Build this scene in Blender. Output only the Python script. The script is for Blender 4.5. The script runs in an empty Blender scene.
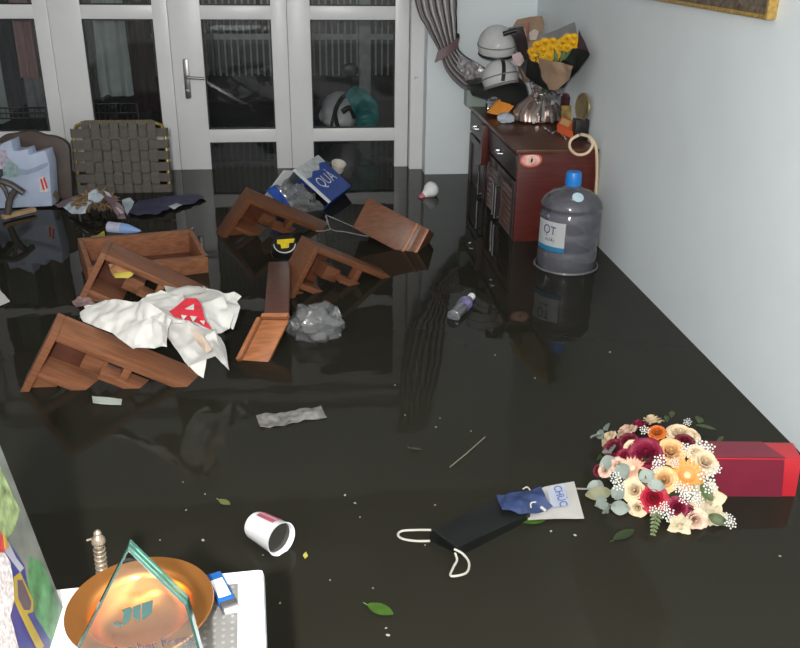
import bpy, bmesh, math, random
from mathutils import Vector, Matrix, noise
random.seed(7)
S = bpy.context.scene
COL = S.collection
V = Vector
PI = math.pi

# ------------------------------------------------------------------ camera
H = 1.42                                   # eye height above the flood water (water is z = 0)
FPX, PITCH, YAW, ROLL = 871.7, math.radians(23.816), math.radians(6.595), math.radians(.7386)
_f = V((math.sin(YAW) * math.cos(PITCH), math.cos(YAW) * math.cos(PITCH), -math.sin(PITCH)))
_r0 = V((math.cos(YAW), -math.sin(YAW), 0)); _u0 = _r0.cross(_f)
_r = math.cos(ROLL) * _r0 + math.sin(ROLL) * _u0
_u = -math.sin(ROLL) * _r0 + math.cos(ROLL) * _u0
EYE = V((0, 0, H))
cam = bpy.data.cameras.new('camera'); camo = bpy.data.objects.new('camera', cam); COL.objects.link(camo)
camo.matrix_world = Matrix(((_r.x, _u.x, -_f.x, 0), (_r.y, _u.y, -_f.y, 0), (_r.z, _u.z, -_f.z, H), (0, 0, 0, 1)))
cam.sensor_width = 36; cam.lens = FPX / 800 * 36; cam.clip_start = .02
S.camera = camo

# ------------------------------------------------------------------ world, lights, exposure
S.view_settings.view_transform = 'Standard'; S.view_settings.look = 'None'
S.view_settings.gamma = 1; S.view_settings.use_curve_mapping = False
S.view_settings.exposure = 1.0
W = bpy.data.worlds.new('night'); S.world = W; W.use_nodes = True
W.node_tree.nodes['Background'].inputs[0].default_value = (.10, .12, .15, 1)
W.node_tree.nodes['Background'].inputs[1].default_value = .06
def lamp(name, kind, loc, energy, color=(1, 1, 1), **k):
    l = bpy.data.lights.new(name, kind); l.energy = energy; l.color = color
    for a, b in k.items(): setattr(l, a, b)
    o = bpy.data.objects.new(name, l); COL.objects.link(o); o.location = loc
    return o
FLASH = lamp('phone_torch', 'POINT', (-.15, -.15, 1.55), 166, (1, .985, .965), shadow_soft_size=.03)
FILL = lamp('fill_light', 'POINT', (-1.0, -.4, 1.98), 14, (.97, .985, 1), shadow_soft_size=.08)  # unseen fill light, added to lift the ambient level of the room

# ------------------------------------------------------------------ pixel helpers (a pixel gives a direction; the surface gives the distance)
def ray(x, y): return _r * ((x - 400) / FPX) + _u * (-(y - 324) / FPX) + _f
def G(x, y, z=0.):  d = ray(x, y); return EYE + d * ((z - H) / d.z)
def PY(x, y, Y):    d = ray(x, y); return EYE + d * (Y / d.y)
def PX(x, y, X):    d = ray(x, y); return EYE + d * (X / d.x)
def PP(x, y, o, n): d = ray(x, y); return EYE + d * ((o - EYE).dot(n) / d.dot(n))

# ------------------------------------------------------------------ materials
def mat(name, col, rough=.5, metal=0., var=.12, scale=14., bump=0., trans=0., ior=1.45, alpha=1., spec=.5, stretch=(1, 1, 1), coat=0., rvar=0.):
    m = bpy.data.materials.new(name); m.use_nodes = True
    nt = m.node_tree; p = nt.nodes['Principled BSDF']
    tc = nt.nodes.new('ShaderNodeTexCoord'); mp = nt.nodes.new('ShaderNodeMapping'); mp.inputs['Scale'].default_value = stretch
    nz = nt.nodes.new('ShaderNodeTexNoise'); nz.inputs['Scale'].default_value = scale; nz.inputs['Detail'].default_value = 5
    nt.links.new(tc.outputs['Object'], mp.inputs[0]); nt.links.new(mp.outputs[0], nz.inputs['Vector'])
    rp = nt.nodes.new('ShaderNodeValToRGB')
    rp.color_ramp.elements[0].position = .3; rp.color_ramp.elements[1].position = .7
    rp.color_ramp.elements[0].color = tuple(c * (1 - var) for c in col) + (1,)
    rp.color_ramp.elements[1].color = tuple(min(1, c * (1 + var)) for c in col) + (1,)
    nt.links.new(nz.outputs[0], rp.inputs[0]); nt.links.new(rp.outputs[0], p.inputs['Base Color'])
    p.inputs['Roughness'].default_value = rough; p.inputs['Metallic'].default_value = metal
    p.inputs['IOR'].default_value = ior; p.inputs['Transmission Weight'].default_value = trans
    p.inputs['Alpha'].default_value = alpha; p.inputs['Specular IOR Level'].default_value = spec
    p.inputs['Coat Weight'].default_value = coat
    if bump:
        b = nt.nodes.new('ShaderNodeBump'); b.inputs['Strength'].default_value = bump; b.inputs['Distance'].default_value = .01
        nt.links.new(nz.outputs[0], b.inputs['Height']); nt.links.new(b.outputs[0], p.inputs['Normal'])
    return m
def wood(name, col, rough=.38):
    m = mat(name, col, rough, var=.28, scale=6, stretch=(1.2, 14, 14), bump=.08)
    return m
def clear(name, tint, fac=.25, rough=.08, diff=(.6, .62, .66)):
    """thin clear plastic or glass sheet: see-through, with a glossy skin and a little milky scatter"""
    m = bpy.data.materials.new(name); m.use_nodes = True; nt = m.node_tree
    for n in list(nt.nodes):
        if n.type != 'OUTPUT_MATERIAL': nt.nodes.remove(n)
    out = [n for n in nt.nodes if n.type == 'OUTPUT_MATERIAL'][0]
    t = nt.nodes.new('ShaderNodeBsdfTransparent'); t.inputs[0].default_value = (*tint, 1)
    d = nt.nodes.new('ShaderNodeBsdfPrincipled'); d.inputs['Base Color'].default_value = (*diff, 1); d.inputs['Roughness'].default_value = rough
    gl = nt.nodes.new('ShaderNodeBsdfGlossy'); gl.inputs['Roughness'].default_value = rough
    fr = nt.nodes.new('ShaderNodeFresnel'); fr.inputs[0].default_value = 1.45
    m1 = nt.nodes.new('ShaderNodeMixShader'); m1.inputs[0].default_value = fac
    m2 = nt.nodes.new('ShaderNodeMixShader')
    nt.links.new(t.outputs[0], m1.inputs[1]); nt.links.new(d.outputs[0], m1.inputs[2])
    nt.links.new(fr.outputs[0], m2.inputs[0]); nt.links.new(m1.outputs[0], m2.inputs[1]); nt.links.new(gl.outputs[0], m2.inputs[2])
    nt.links.new(m2.outputs[0], out.inputs[0])
    return m
M = {}
M['wall'] = mat('wall_paint', (.72, .78, .805), .55, var=.025, scale=3)
M['wall2'] = mat('grey_wall_paint', (.42, .42, .41), .7, var=.03, scale=3)
M['ceil'] = mat('ceiling_paint', (.48, .48, .46), .8, var=.02, scale=3)
M['floor'] = mat('floor_tile', (.35, .33, .3), .4, var=.1, scale=5)
M['door'] = mat('white_door_paint', (.74, .74, .75), .32, var=.03, scale=4)
M['gasket'] = mat('black_gasket', (.02, .02, .022), .5)
M['pane'] = clear('window_glass', (.90, .92, .92), .03, .02, (.25, .26, .28))
M['chrome'] = mat('brushed_steel', (.55, .55, .57), .25, 1, var=.05)
M['steel_dark'] = mat('dark_steel', (.28, .27, .27), .35, 1, var=.1)
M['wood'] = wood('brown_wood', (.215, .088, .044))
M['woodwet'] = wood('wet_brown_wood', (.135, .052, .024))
M['wood2'] = wood('orange_wood', (.33, .13, .055))
M['wooddark'] = wood('dark_red_wood', (.10, .035, .02), .3)
M['maroon'] = wood('mahogany_side', (.082, .012, .008), .34)
M['cabfront'] = wood('near_black_wood', (.040, .026, .024), .35)
M['helmet'] = mat('helmet_white', (.93, .93, .93), .25, var=.02)
M['white'] = mat('white_plastic', (.82, .83, .84), .35, var=.03)
M['paperw'] = mat('white_paper', (.62, .61, .58), .7, var=.05, scale=9)
M['black'] = mat('black_plastic', (.012, .012, .013), .4)
M['blackpaper'] = mat('black_paper', (.006, .008, .007), .45, var=.3)
M['teal'] = mat('teal_nylon', (.02, .22, .22), .35, var=.3, scale=8)
M['grey'] = mat('grey_cloth', (.50, .51, .53), .85, var=.15)
M['greyd'] = mat('charcoal_cloth', (.09, .09, .11), .9, var=.2)
M['pink'] = mat('pink_cloth', (.72, .46, .45), .85, var=.1)
M['whitecl'] = mat('pale_cloth', (.66, .73, .71), .85, var=.1)
M['red'] = mat('red_satin', (.62, .03, .05), .4, var=.12)
M['yellow'] = mat('yellow_petal', (.85, .50, .02), .6, var=.2, scale=40)
M['orange'] = mat('orange_card', (.75, .27, .03), .45, var=.1)
M['kraft'] = mat('kraft_paper', (.36, .24, .16), .65, var=.15, scale=9)
M['foil'] = mat('rose_foil', (.50, .38, .34), .2, .85, var=.15, scale=9)
M['silver'] = mat('silver_ribbon', (.72, .70, .70), .15, .9, var=.06)
M['greypaper'] = mat('grey_wrapping', (.22, .22, .23), .5)
M['blue'] = mat('blue_print', (.02, .07, .34), .35, var=.15)
M['bluecap'] = mat('blue_cap', (.02, .20, .62), .35, var=.05)
M['gold'] = mat('gold_tube', (.42, .30, .08), .3, .8)
M['brass'] = mat('polished_brass', (.66, .27, .075), .33, .9, var=.06, scale=5)
M['cream'] = mat('cream_plastic', (.66, .52, .34), .45)

# ------------------------------------------------------------------ mesh helpers
def NB(): return bmesh.new()
def pbox(bm, o, a, b, c):
    """box spanned by three edge vectors from corner o"""
    o, a, b, c = V(o), V(a), V(b), V(c)
    vs = [bm.verts.new(o + a * i + b * j + c * k) for k in (0, 1) for j in (0, 1) for i in (0, 1)]
    for f in ((0, 2, 3, 1), (4, 5, 7, 6), (0, 1, 5, 4), (2, 6, 7, 3), (0, 4, 6, 2), (1, 3, 7, 5)):
        bm.faces.new([vs[i] for i in f])
    return bm
def bx(bm, x0, x1, y0, y1, z0, z1): return pbox(bm, (x0, y0, z0), (x1 - x0, 0, 0), (0, y1 - y0, 0), (0, 0, z1 - z0))
def frame_of(d):
    d = V(d).normalized(); a = V((0, 0, 1)) if abs(d.z) < .9 else V((1, 0, 0))
    x = d.cross(a).normalized(); y = d.cross(x).normalized(); return x, y, d
def tube(bm, pts, r, n=8, closed=False, caps=True, flat=1.):
    pts = [V(p) for p in pts]; N = len(pts); rings = []
    px_ = None
    for i, p in enumerate(pts):
        if closed: d = pts[(i + 1) % N] - pts[i - 1]
        else: d = pts[min(i + 1, N - 1)] - pts[max(i - 1, 0)]
        d.normalize()
        if px_ is None: x, y, _ = frame_of(d)
        else:
            x = px_ - d * px_.dot(d)
            x = x.normalized() if x.length > 1e-6 else frame_of(d)[0]
            y = d.cross(x)
        px_ = x
        rr = r[i] if isinstance(r, (list, tuple)) else r
        rings.append([bm.verts.new(p + (x * math.cos(2 * PI * k / n) + y * math.sin(2 * PI * k / n) * flat) * rr) for k in range(n)])
    for i in range(N if closed else N - 1):
        A, B = rings[i], rings[(i + 1) % N]
        for k in range(n): bm.faces.new((A[k], A[(k + 1) % n], B[(k + 1) % n], B[k]))
    if caps and not closed: bm.faces.new(rings[0][::-1]); bm.faces.new(rings[-1])
    return bm
def smoothpath(pts, k=6, closed=False):
    pts = [V(p) for p in pts]; out = []; N = len(pts)
    for i in range(N if closed else N - 1):
        g = (lambda j: pts[j % N]) if closed else (lambda j: pts[max(0, min(N - 1, j))])
        a, b, c, d = g(i - 1), g(i), g(i + 1), g(i + 2)
        for s in range(k):
            t = s / k
            out.append(.5 * ((2 * b) + (c - a) * t + (2 * a - 5 * b + 4 * c - d) * t * t + (3 * b - a - 3 * c + d) * t ** 3))
    if not closed: out.append(pts[-1])
    return out
def lathe(bm, prof, o=(0, 0, 0), axis=(0, 0, 1), n=32, cap0=True, cap1=True, a0=0, a1=2 * PI, mod=None):
    o = V(o); x, y, d = frame_of(axis); rings = []; full = abs(a1 - a0 - 2 * PI) < 1e-6; m = n if full else n + 1
    for z, r in prof:
        ring = []
        for k in range(m):
            a = a0 + (a1 - a0) * k / n; rr = r * (mod(a, z) if mod else 1)
            ring.append(bm.verts.new(o + d * z + (x * math.cos(a) + y * math.sin(a)) * rr))
        rings.append(ring)
    for A, B in zip(rings, rings[1:]):
        for k in range(m if full else m - 1): bm.faces.new((A[k], A[(k + 1) % m], B[(k + 1) % m], B[k]))
    if full and cap0: bm.faces.new(rings[0][::-1])
    if full and cap1: bm.faces.new(rings[-1])
    return bm
def prism(bm, pts, n):
    pts = [V(p) for p in pts]; n = V(n)
    a = [bm.verts.new(p) for p in pts]; b = [bm.verts.new(p + n) for p in pts]
    bm.faces.new(a); bm.faces.new(b[::-1])
    for i in range(len(pts)): j = (i + 1) % len(pts); bm.faces.new((a[j], a[i], b[i], b[j]))
    return bm
def blob(bm, c, r, sub=2, amp=0., freq=8., rot=None, seed=0., zmin=None, amp2=0.):
    t = bmesh.ops.create_icosphere(bm, subdivisions=sub, radius=1)
    r = V(r) if not isinstance(r, (int, float)) else V((r, r, r)); c = V(c)
    for v in t['verts']:
        d = v.co.copy(); k = 1 + amp * noise.noise(d * freq + V((seed, seed * 1.7, 3))) + amp2 * (abs(noise.noise(d * freq * 2.2 + V((seed, 5, 1)))) - .2)
        p = V((d.x * r.x, d.y * r.y, d.z * r.z)) * k
        if rot: p = rot @ p
        v.co = c + p
        if zmin is not None and v.co.z < zmin: v.co.z = zmin
    return bm
def sheet(bm, pts, cuts=3, amp=.008, freq=18., thick=.0012, seed=0.):
    """crumpled sheet with real thickness from an outline of 3-D points"""
    t = NB(); f = t.faces.new([t.verts.new(V(p)) for p in pts])
    bmesh.ops.triangulate(t, faces=[f])
    for _ in range(cuts): bmesh.ops.subdivide_edges(t, edges=t.edges[:], cuts=1, use_grid_fill=True)
    t.normal_update(); nn = sum((f.normal * f.calc_area() for f in t.faces), V((0, 0, 0))).normalized()
    for v in t.verts:
        p = v.co * freq + V((seed, -seed, seed * .5))
        v.co += nn * amp * ((1.2 - 2.6 * abs(noise.noise(p * .6))) + .35 * noise.noise(p * 2.3)) + V((noise.noise(p + V((9, 0, 0))), noise.noise(p + V((0, 9, 0))), 0)) * amp * .3
    t.normal_update()
    bmesh.ops.solidify(t, geom=t.faces[:], thickness=thick)
    me = bpy.data.meshes.new('tmp'); t.to_mesh(me); t.free(); bm.from_mesh(me); bpy.data.meshes.remove(me)
    return bm
def ribbon(bm, pts, wd, w, th):
    """flat strap along a path; wd = width direction"""
    pts = [V(p) for p in pts]; wd = V(wd).normalized(); rows = []
    for i, p in enumerate(pts):
        d = (pts[min(i + 1, len(pts) - 1)] - pts[max(i - 1, 0)]).normalized(); n = d.cross(wd).normalized()
        rows.append([bm.verts.new(p + wd * sx * w / 2 + n * sz * th / 2) for sx, sz in ((-1, -1), (1, -1), (1, 1), (-1, 1))])
    for A, B in zip(rows, rows[1:]):
        for k in range(4): bm.faces.new((A[k], A[(k + 1) % 4], B[(k + 1) % 4], B[k]))
    bm.faces.new(rows[0][::-1]); bm.faces.new(rows[-1])
    return bm
def leafmesh(bm, o, d, n, L, w, fold=.15, droop=.2, seg=6):
    o, d, n = V(o), V(d).normalized(), V(n); n = (n - d * n.dot(d)).normalized(); s = d.cross(n); rows = []
    for i in range(seg + 1):
        t = i / seg; ww = w * math.sin(PI * (t * .92 + .05)) ** .8
        c = o + d * L * t - n * droop * L * t * t
        rows.append([bm.verts.new(c + s * ww * .5 * k + n * fold * w * abs(k)) for k in (-1, 0, 1)])
    for A, B in zip(rows, rows[1:]):
        for k in range(2): bm.faces.new((A[k], A[k + 1], B[k + 1], B[k]))
    return bm

# ------------------------------------------------------------------ object helpers
INV = {}
def finish(bm, me, smooth, bevel):
    bmesh.ops.recalc_face_normals(bm, faces=bm.faces[:])
    if bevel:
        es = [e for e in bm.edges if len(e.link_faces) == 2 and e.calc_face_angle(0) > .6]
        bmesh.ops.bevel(bm, geom=es, offset=bevel, segments=2, affect='EDGES', profile=.6)
    for f in bm.faces: f.smooth = smooth
    bm.to_mesh(me); bm.free()
    if smooth: me.set_sharp_from_angle(angle=math.radians(38))
def thing(name, label, cat, loc=(0, 0, 0), group=None, mw=None, kind=None):
    o = bpy.data.objects.new(name, None); COL.objects.link(o); o.empty_display_size = .05
    o.matrix_world = mw if mw is not None else Matrix.Translation(V(loc))
    INV[o.name] = o.matrix_world.inverted()
    if label: o['label'] = label
    if cat: o['category'] = cat
    if group: o['group'] = group
    if kind: o['kind'] = kind
    return o
def part(name, bm, m, parent, smooth=True, bevel=0., label=None, local=False):
    """mesh part; geometry is given in world coordinates unless local"""
    root = parent
    while root.parent: root = root.parent
    if not local: bm.transform(INV[root.name])
    me = bpy.data.meshes.new(name); finish(bm, me, smooth, bevel); me.materials.append(m)
    o = bpy.data.objects.new(name, me); COL.objects.link(o); o.parent = parent
    if label: o['label'] = label
    return o
def single(name, bm, m, label, cat, loc=None, group=None, kind=None, smooth=True, bevel=0.):
    if loc is None:
        vs = [v.co for v in bm.verts]
        loc = V((sum(v.x for v in vs) / len(vs), sum(v.y for v in vs) / len(vs), min(v.z for v in vs)))
    bm.transform(Matrix.Translation(-V(loc)))
    me = bpy.data.meshes.new(name); finish(bm, me, smooth, bevel); me.materials.append(m)
    o = bpy.data.objects.new(name, me); COL.objects.link(o); o.location = loc
    INV[o.name] = Matrix.Translation(-V(loc))
    if label: o['label'] = label
    if cat: o['category'] = cat
    if group: o['group'] = group
    if kind: o['kind'] = kind
    return o
def struct(name, bm, m, label=None, smooth=False, bevel=0.):
    return single(name, bm, m, label, None, loc=(0, 0, 0), kind='structure', smooth=smooth, bevel=bevel)
def text(bm, s, size, o, xd, yd, lift=.0006, align='CENTER', shear=0.):
    c = bpy.data.curves.new('t', 'FONT'); c.body = s; c.size = size; c.align_x = align; c.align_y = 'CENTER'; c.resolution_u = 3; c.shear = shear
    ob = bpy.data.objects.new('t', c); COL.objects.link(ob)
    me = bpy.data.meshes.new_from_object(ob.evaluated_get(bpy.context.evaluated_depsgraph_get()))
    bpy.data.objects.remove(ob); bpy.data.curves.remove(c)
    xd, yd = V(xd).normalized(), V(yd).normalized(); n = xd.cross(yd)
    for v in me.vertices: v.co = V(o) + xd * v.co.x + yd * v.co.y + n * lift
    bm.from_mesh(me); bpy.data.meshes.remove(me)
    return bm

# ================================================================== SETTING
XR, YB, YD = 1.482, 5.617, 5.845            # right wall, back wall face, door leaf face
XL, YF, ZC, ZF = -2.5, -1.7, 2.5, -.45
DX0, DX1, DZ1 = -2.26, .80, 1.75            # doorway
struct('floor', bx(NB(), XL, XR, YF, 9.6, ZF - .1, ZF), M['floor'], 'tiled floor hidden under the flood water')
struct('ceiling', bx(NB(), XL, XR, YF, YB + .3, ZC, ZC + .1), M['ceil'], 'plain white ceiling')
struct('wall_right', bx(NB(), XR, XR + .12, YF, YB + .35, ZF, ZC), M['wall'], 'bare bluish white wall on the right')
struct('wall_left', bx(NB(), XL - .12, XL, YF, YB + .35, ZF, ZC), M['wall2'], 'grey wall on the left')
struct('wall_front', bx(NB(), XL, XR, YF - .12, YF, ZF, ZC), M['wall2'], 'grey wall behind the viewer')
b = NB(); bx(b, DX1, XR, YB, YB + .3, ZF, ZC); bx(b, XL, DX0, YB, YB + .3, ZF, ZC); bx(b, DX0, DX1, YB, YB + .3, DZ1, ZC)
struct('wall_back', b, M['wall'], 'white wall around the glazed doors')
b = NB(); bx(b, .715, DX1 + .001, YD - .08, YD + .08, ZF, DZ1); bx(b, DX0 - .001, DX0 + .085, YD - .08, YD + .08, ZF, DZ1); bx(b, DX0, DX1, YD - .08, YD + .08, DZ1 - .08, DZ1)
tr = struct('trim_1', b, M['door'], 'white frame around the glazed doors', bevel=.004)
b = NB(); lathe(b, [(0, .012), (.006, .010)], PY(416, 78, YD - .081), (0, -1, 0), 14)
part('latch_plate', b, M['chrome'], tr)

# water
wm = bpy.data.materials.new('murky_water'); wm.use_nodes = True; nt = wm.node_tree; p = nt.nodes['Principled BSDF']
tc = nt.nodes.new('ShaderNodeTexCoord'); nz = nt.nodes.new('ShaderNodeTexNoise'); nz.inputs['Scale'].default_value = 2.2; nz.inputs['Detail'].default_value = 3
nt.links.new(tc.outputs['Object'], nz.inputs['Vector'])
rp = nt.nodes.new('ShaderNodeValToRGB'); rp.color_ramp.elements[0].color = (.017, .0162, .0118, 1); rp.color_ramp.elements[1].color = (.025, .0236, .0175, 1)
nt.links.new(nz.outputs[0], rp.inputs[0]); nt.links.new(rp.outputs[0], p.inputs['Base Color'])
p.inputs['Roughness'].default_value = .02; p.inputs['IOR'].default_value = 1.18
n2 = nt.nodes.new('ShaderNodeTexNoise'); n2.inputs['Scale'].default_value = 5; n2.inputs['Detail'].default_value = 2
nt.links.new(tc.outputs['Object'], n2.inputs['Vector'])
bp = nt.nodes.new('ShaderNodeBump'); bp.inputs['Strength'].default_value = .05; bp.inputs['Distance'].default_value = .02
nt.links.new(n2.outputs[0], bp.inputs['Height']); nt.links.new(bp.outputs[0], p.inputs['Normal'])
b = NB(); bx(b, XL, XR, YF, 9.5, -.02, 0)
single('flood_water', b, wm, 'dark murky flood water covering the whole floor', 'water', loc=(0, 0, 0), kind='stuff', smooth=False)

# glazed doors
def door(n, x0, x1, px0, px1, label, handle=False):
    r = thing('door_%d' % n, label, None, (x0, YD, ZF), kind='structure')
    y0, y1 = YD, YD + .045; zt = DZ1 - .085; g = .0010
    rails = [(ZF + .02, -.22), (.178, .262), (.948, 1.030), (zt - .10, zt)]
    part('stile', bx(NB(), x0 + g, px0, y0, y1, ZF + .02, zt), M['door'], r, bevel=.003)
    part('stile', bx(NB(), px1, x1 - g, y0, y1, ZF + .02, zt), M['door'], r, bevel=.003)
    for a, c in rails: part('rail', bx(NB(), px0 - .001, px1 + .001, y0 + .0005, y1, a, c), M['door'], r, bevel=.003)
    for (a, c), (d, e) in zip(rails, rails[1:]):
        z0, z1 = c, d; t = .008; q = NB()
        bx(q, px0, px0 + t, y0 + .012, y0 + .03, z0, z1); bx(q, px1 - t, px1, y0 + .012, y0 + .03, z0, z1)
        bx(q, px0, px1, y0 + .012, y0 + .03, z0, z0 + t); bx(q, px0, px1, y0 + .012, y0 + .03, z1 - t, z1)
        pn = part('pane', bx(NB(), px0 + t, px1 - t, y0 + .019, y0 + .024, z0 + t, z1 - t), M['pane'], r, smooth=False)
        part('gasket', q, M['gasket'], pn, smooth=False)
    if handle:
        c = PY(187, 79, YD - .004)
        q = NB(); pbox(q, c + V((-.018, 0, -.125)), (.036, 0, 0), (0, .008, 0), (0, 0, .25))
        h = part('handle_plate', q, M['steel_dark'], r, bevel=.012)
        q = NB(); tube(q, smoothpath([c + V((0, 0, .015)), c + V((0, -.05, .015)), c + V((.03, -.055, .015)), c + V((.115, -.052, .010))]), .009, 10)
        part('lever', q, M['steel_dark'], h)
        q = NB(); lathe(q, [(0, .011), (.006, .009)], c + V((0, .001, -.07)), (0, -1, 0), 12); part('keyhole', q, M['chrome'], h)
    return r
door(1, -2.17, -1.517, -2.09, -1.604, 'leftmost white door leaf with hanging clothes behind its glass')
door(2, -1.517, -.80, -1.324, -.894, 'white door leaf behind the woven strap chair')
door(3, -.80, -.067, -.602, -.168, 'white glazed door leaf with a steel lever handle', True)
door(4, -.067, .712, .078, .621, 'white glazed door leaf next to the curtain')

# unseen lamp shape, added behind the viewer to match the fill light
r = thing('fill_lamp_shape', 'added pendant lamp shape, unseen behind the viewer', 'lamp', (-1.0, -.4, 2.10))
part('lamp_cap', lathe(NB(), [(0, .06), (.03, .06), (.05, .02)], (-1.0, -.4, 2.10), (0, 0, 1), 24), M['white'], r)
part('cord', tube(NB(), [(-1.0, -.4, 2.14), (-1.0, -.4, 2.5)], .005, 8), M['white'], r)

# ================================================================== OUTSIDE THE DOORS
YG = 8.5
g_ = thing('folding_gate', 'pale folding gate with upright bars beyond the glass doors', 'gate', (0, YG, ZF))
M['gatebar'] = mat('gate_grey_paint', (.42, .44, .44), .5, var=.2)
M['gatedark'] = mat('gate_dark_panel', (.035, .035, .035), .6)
x = -3.0; k = 0
while x < 2.2:
    part('bar', bx(NB(), x, x + .017, YG, YG + .02, .23, 1.9), M['gatebar'], g_, smooth=False); x += .058
for z in (.56, 1.2): part('rail', bx(NB(), -3.1, 2.3, YG - .02, YG, z, z + .05), M['gatebar'], g_, smooth=False)
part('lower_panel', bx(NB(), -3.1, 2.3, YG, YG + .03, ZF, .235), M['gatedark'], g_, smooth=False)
part('post', bx(NB(), .56, .67, YG - .05, YG + .05, ZF, 1.9), M['gatebar'], g_, bevel=.004)
part('post', bx(NB(), -1.5, -1.39, YG - .05, YG + .05, ZF, 1.9), M['gatebar'], g_, bevel=.004)
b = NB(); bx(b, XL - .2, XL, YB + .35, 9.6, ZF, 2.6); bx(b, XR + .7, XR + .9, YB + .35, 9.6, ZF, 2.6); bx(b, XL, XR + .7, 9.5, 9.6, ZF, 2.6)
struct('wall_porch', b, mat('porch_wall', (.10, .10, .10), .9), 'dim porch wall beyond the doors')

def garment(px0, px1, py1, Y, m, label, top=1.5, seed=0, name='hanging_shirt', sleeve=True):
    a, c = PY(px0, py1, Y), PY(px1, py1, Y); x0, x1, z0 = a.x, c.x, min(a.z, c.z); n = 16; rows = []
    w = x1 - x0; bmm = NB()
    for j in range(15):
        t = j / 14; z = z0 + (top - z0) * t
        sh = 1 - .25 * max(0, t - .8) / .2; row = []
        for i in range(n + 1):
            s = i / n - .5
            xx = (x0 + x1) / 2 + s * w * sh * (1.05 - .15 * t + .05 * noise.noise(V((seed, t * 4, i > n / 2))))
            row.append(bmm.verts.new((xx, Y + .025 * math.sin(s * 14 + seed) * (1 - .5 * t) + .02 * noise.noise(V((s * 6, t * 3, seed))), z + .02 * noise.noise(V((s * 5, seed, 0))))))
        rows.append(row)
    for A, B in zip(rows, rows[1:]):
        for i in range(n): bmm.faces.new((A[i], A[i + 1], B[i + 1], B[i]))
    bmesh.ops.solidify(bmm, geom=bmm.faces[:], thickness=.004)
    rt = thing(name, label, 'clothing', ((x0 + x1) / 2, Y, z0), group='clothes hanging on the porch')
    part('body', bmm, m, rt)
    q = NB(); cx = (x0 + x1) / 2
    tube(q, smoothpath([(cx, Y, top), (cx, Y, top + .05), (cx + .03, Y, top + .09), (cx, Y, top + .12)]), .003, 6); part('hanger_hook', q, M['chrome'], rt)
    return rt
garment(-22, 9, 122, 6.5, M['whitecl'], 'pale grey shirt hanging at the far left behind the glass', seed=1)
garment(4, 24, 110, 6.62, M['greyd'], 'charcoal shirt hanging between the pale grey and pink garments', seed=2)
garment(20, 40, 78, 6.4, M['pink'], 'dusty pink garment hanging behind the leftmost door glass', seed=3)
garment(30, 52, 118, 6.75, M['grey'], 'mid grey trousers hanging behind the pink garment', seed=4)
garment(84, 104, 100, 6.6, M['greyd'], 'dark garment hanging left of the pale green one', seed=5)
garment(102, 133, 96, 6.45, M['whitecl'], 'pale green shirt hanging behind the second door glass', seed=6)
garment(132, 158, 112, 6.7, mat('dark_red_cloth', (.07, .02, .025), .9), 'dark red garment hanging right of the pale green shirt', seed=7)
q = NB(); tube(q, [(-2.4, 6.55, 1.615), (-.95, 6.55, 1.615)], .012, 8)
single('clothes_rail', q, M['chrome'], 'metal clothes rail on the dark porch', 'rail')
# wire rack
def rack(px0, px1, pyt, pyb, Y, label):
    a, c = PY(px0, pyt, Y), PY(px1, pyb, Y)
    r = thing('wire_rack', label, 'rack', ((a.x + c.x) / 2, Y, ZF), group='wire racks on the porch')
    for x in (a.x, c.x): part('leg', tube(NB(), [(x, Y, ZF), (x, Y, a.z)], .008, 8), M['chrome'], r)
    for z in (a.z, (a.z + c.z) / 2, c.z): part('rail', tube(NB(), [(a.x, Y, z), (c.x, Y, z)], .006, 6), M['chrome'], r)
    n = int((c.x - a.x) / .035)
    for i in range(1, n): x = a.x + (c.x - a.x) * i / n; part('wire', tube(NB(), [(x, Y, a.z), (x, Y, c.z)], .003, 5), M['chrome'], r)
rack(-12, 47, 108, 118, 6.3, 'wire rack below the clothes at the far left')
rack(92, 139, 104, 122, 6.3, 'wire rack behind the second door glass')
# motorbike with raincoat
YM = 6.75
def R2(x, y, dy=0): return PY(x, y, YM + dy)
r = thing('motorbike', 'white scooter parked outside behind the right door glass', 'scooter', (R2(345, 110).x, YM, ZF))
q = NB(); blob(q, R2(340, 112, .1), (.16, .25, .15), 3, .15, 2); part('body_cowl', q, M['white'], r)
q = NB(); tube(q, smoothpath([R2(338, 128, -.24), R2(335, 112, -.26), R2(342, 98, -.24), R2(352, 92, -.2)]), .016, 8); tube(q, smoothpath([R2(331, 128, -.24), R2(333, 118, -.25), R2(336, 108, -.25)]), .012, 8)
tube(q, smoothpath([R2(342, 112, -.24), R2(350, 108, -.24), R2(355, 118, -.24)]), .02, 8); part('handlebar', q, M['black'], r)
q = NB(); blob(q, R2(350, 70, .1), (.07, .02, .055), 2); part('mirror', q, M['black'], r)
q = NB(); tube(q, [R2(350, 74, .1), R2(352, 92, .1)], .007, 8); part('mirror_stem', q, M['black'], r)
q = NB(); tube(q, [R2(345, 120, .2), R2(345, 120, .2) + V((0, 0, -.6))], .05, 10); part('fork', q, M['black'], r)
q = NB(); blob(q, (R2(345, 120).x, YM + .2, -.18), (.06, .26, .26), 3); part('wheel', q, M['black'], r)
q = NB()
sheet(q, [R2(345, 96, -.3), R2(354, 86, -.3), R2(366, 90, -.3), R2(378, 104, -.30), R2(379, 122, -.30), R2(372, 136, -.32), R2(358, 138, -.32), R2(356, 118, -.30)], 4, .05, 9, .004, 3)
single('raincoat', q, M['teal'], 'teal raincoat draped over the white scooter outside', 'raincoat')
q = NB(); c = G(345, 158)
blob(q, (c.x, 6.9, .0), (.30, .16, .07), 3, .25, 3, zmin=-.05); single('raincoat_reflection', q, M['teal'], 'teal lump standing for the raincoat reflection on the water outside', 'raincoat_reflection')  # solid teal lump stands in for the raincoat's reflection in the water

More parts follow.
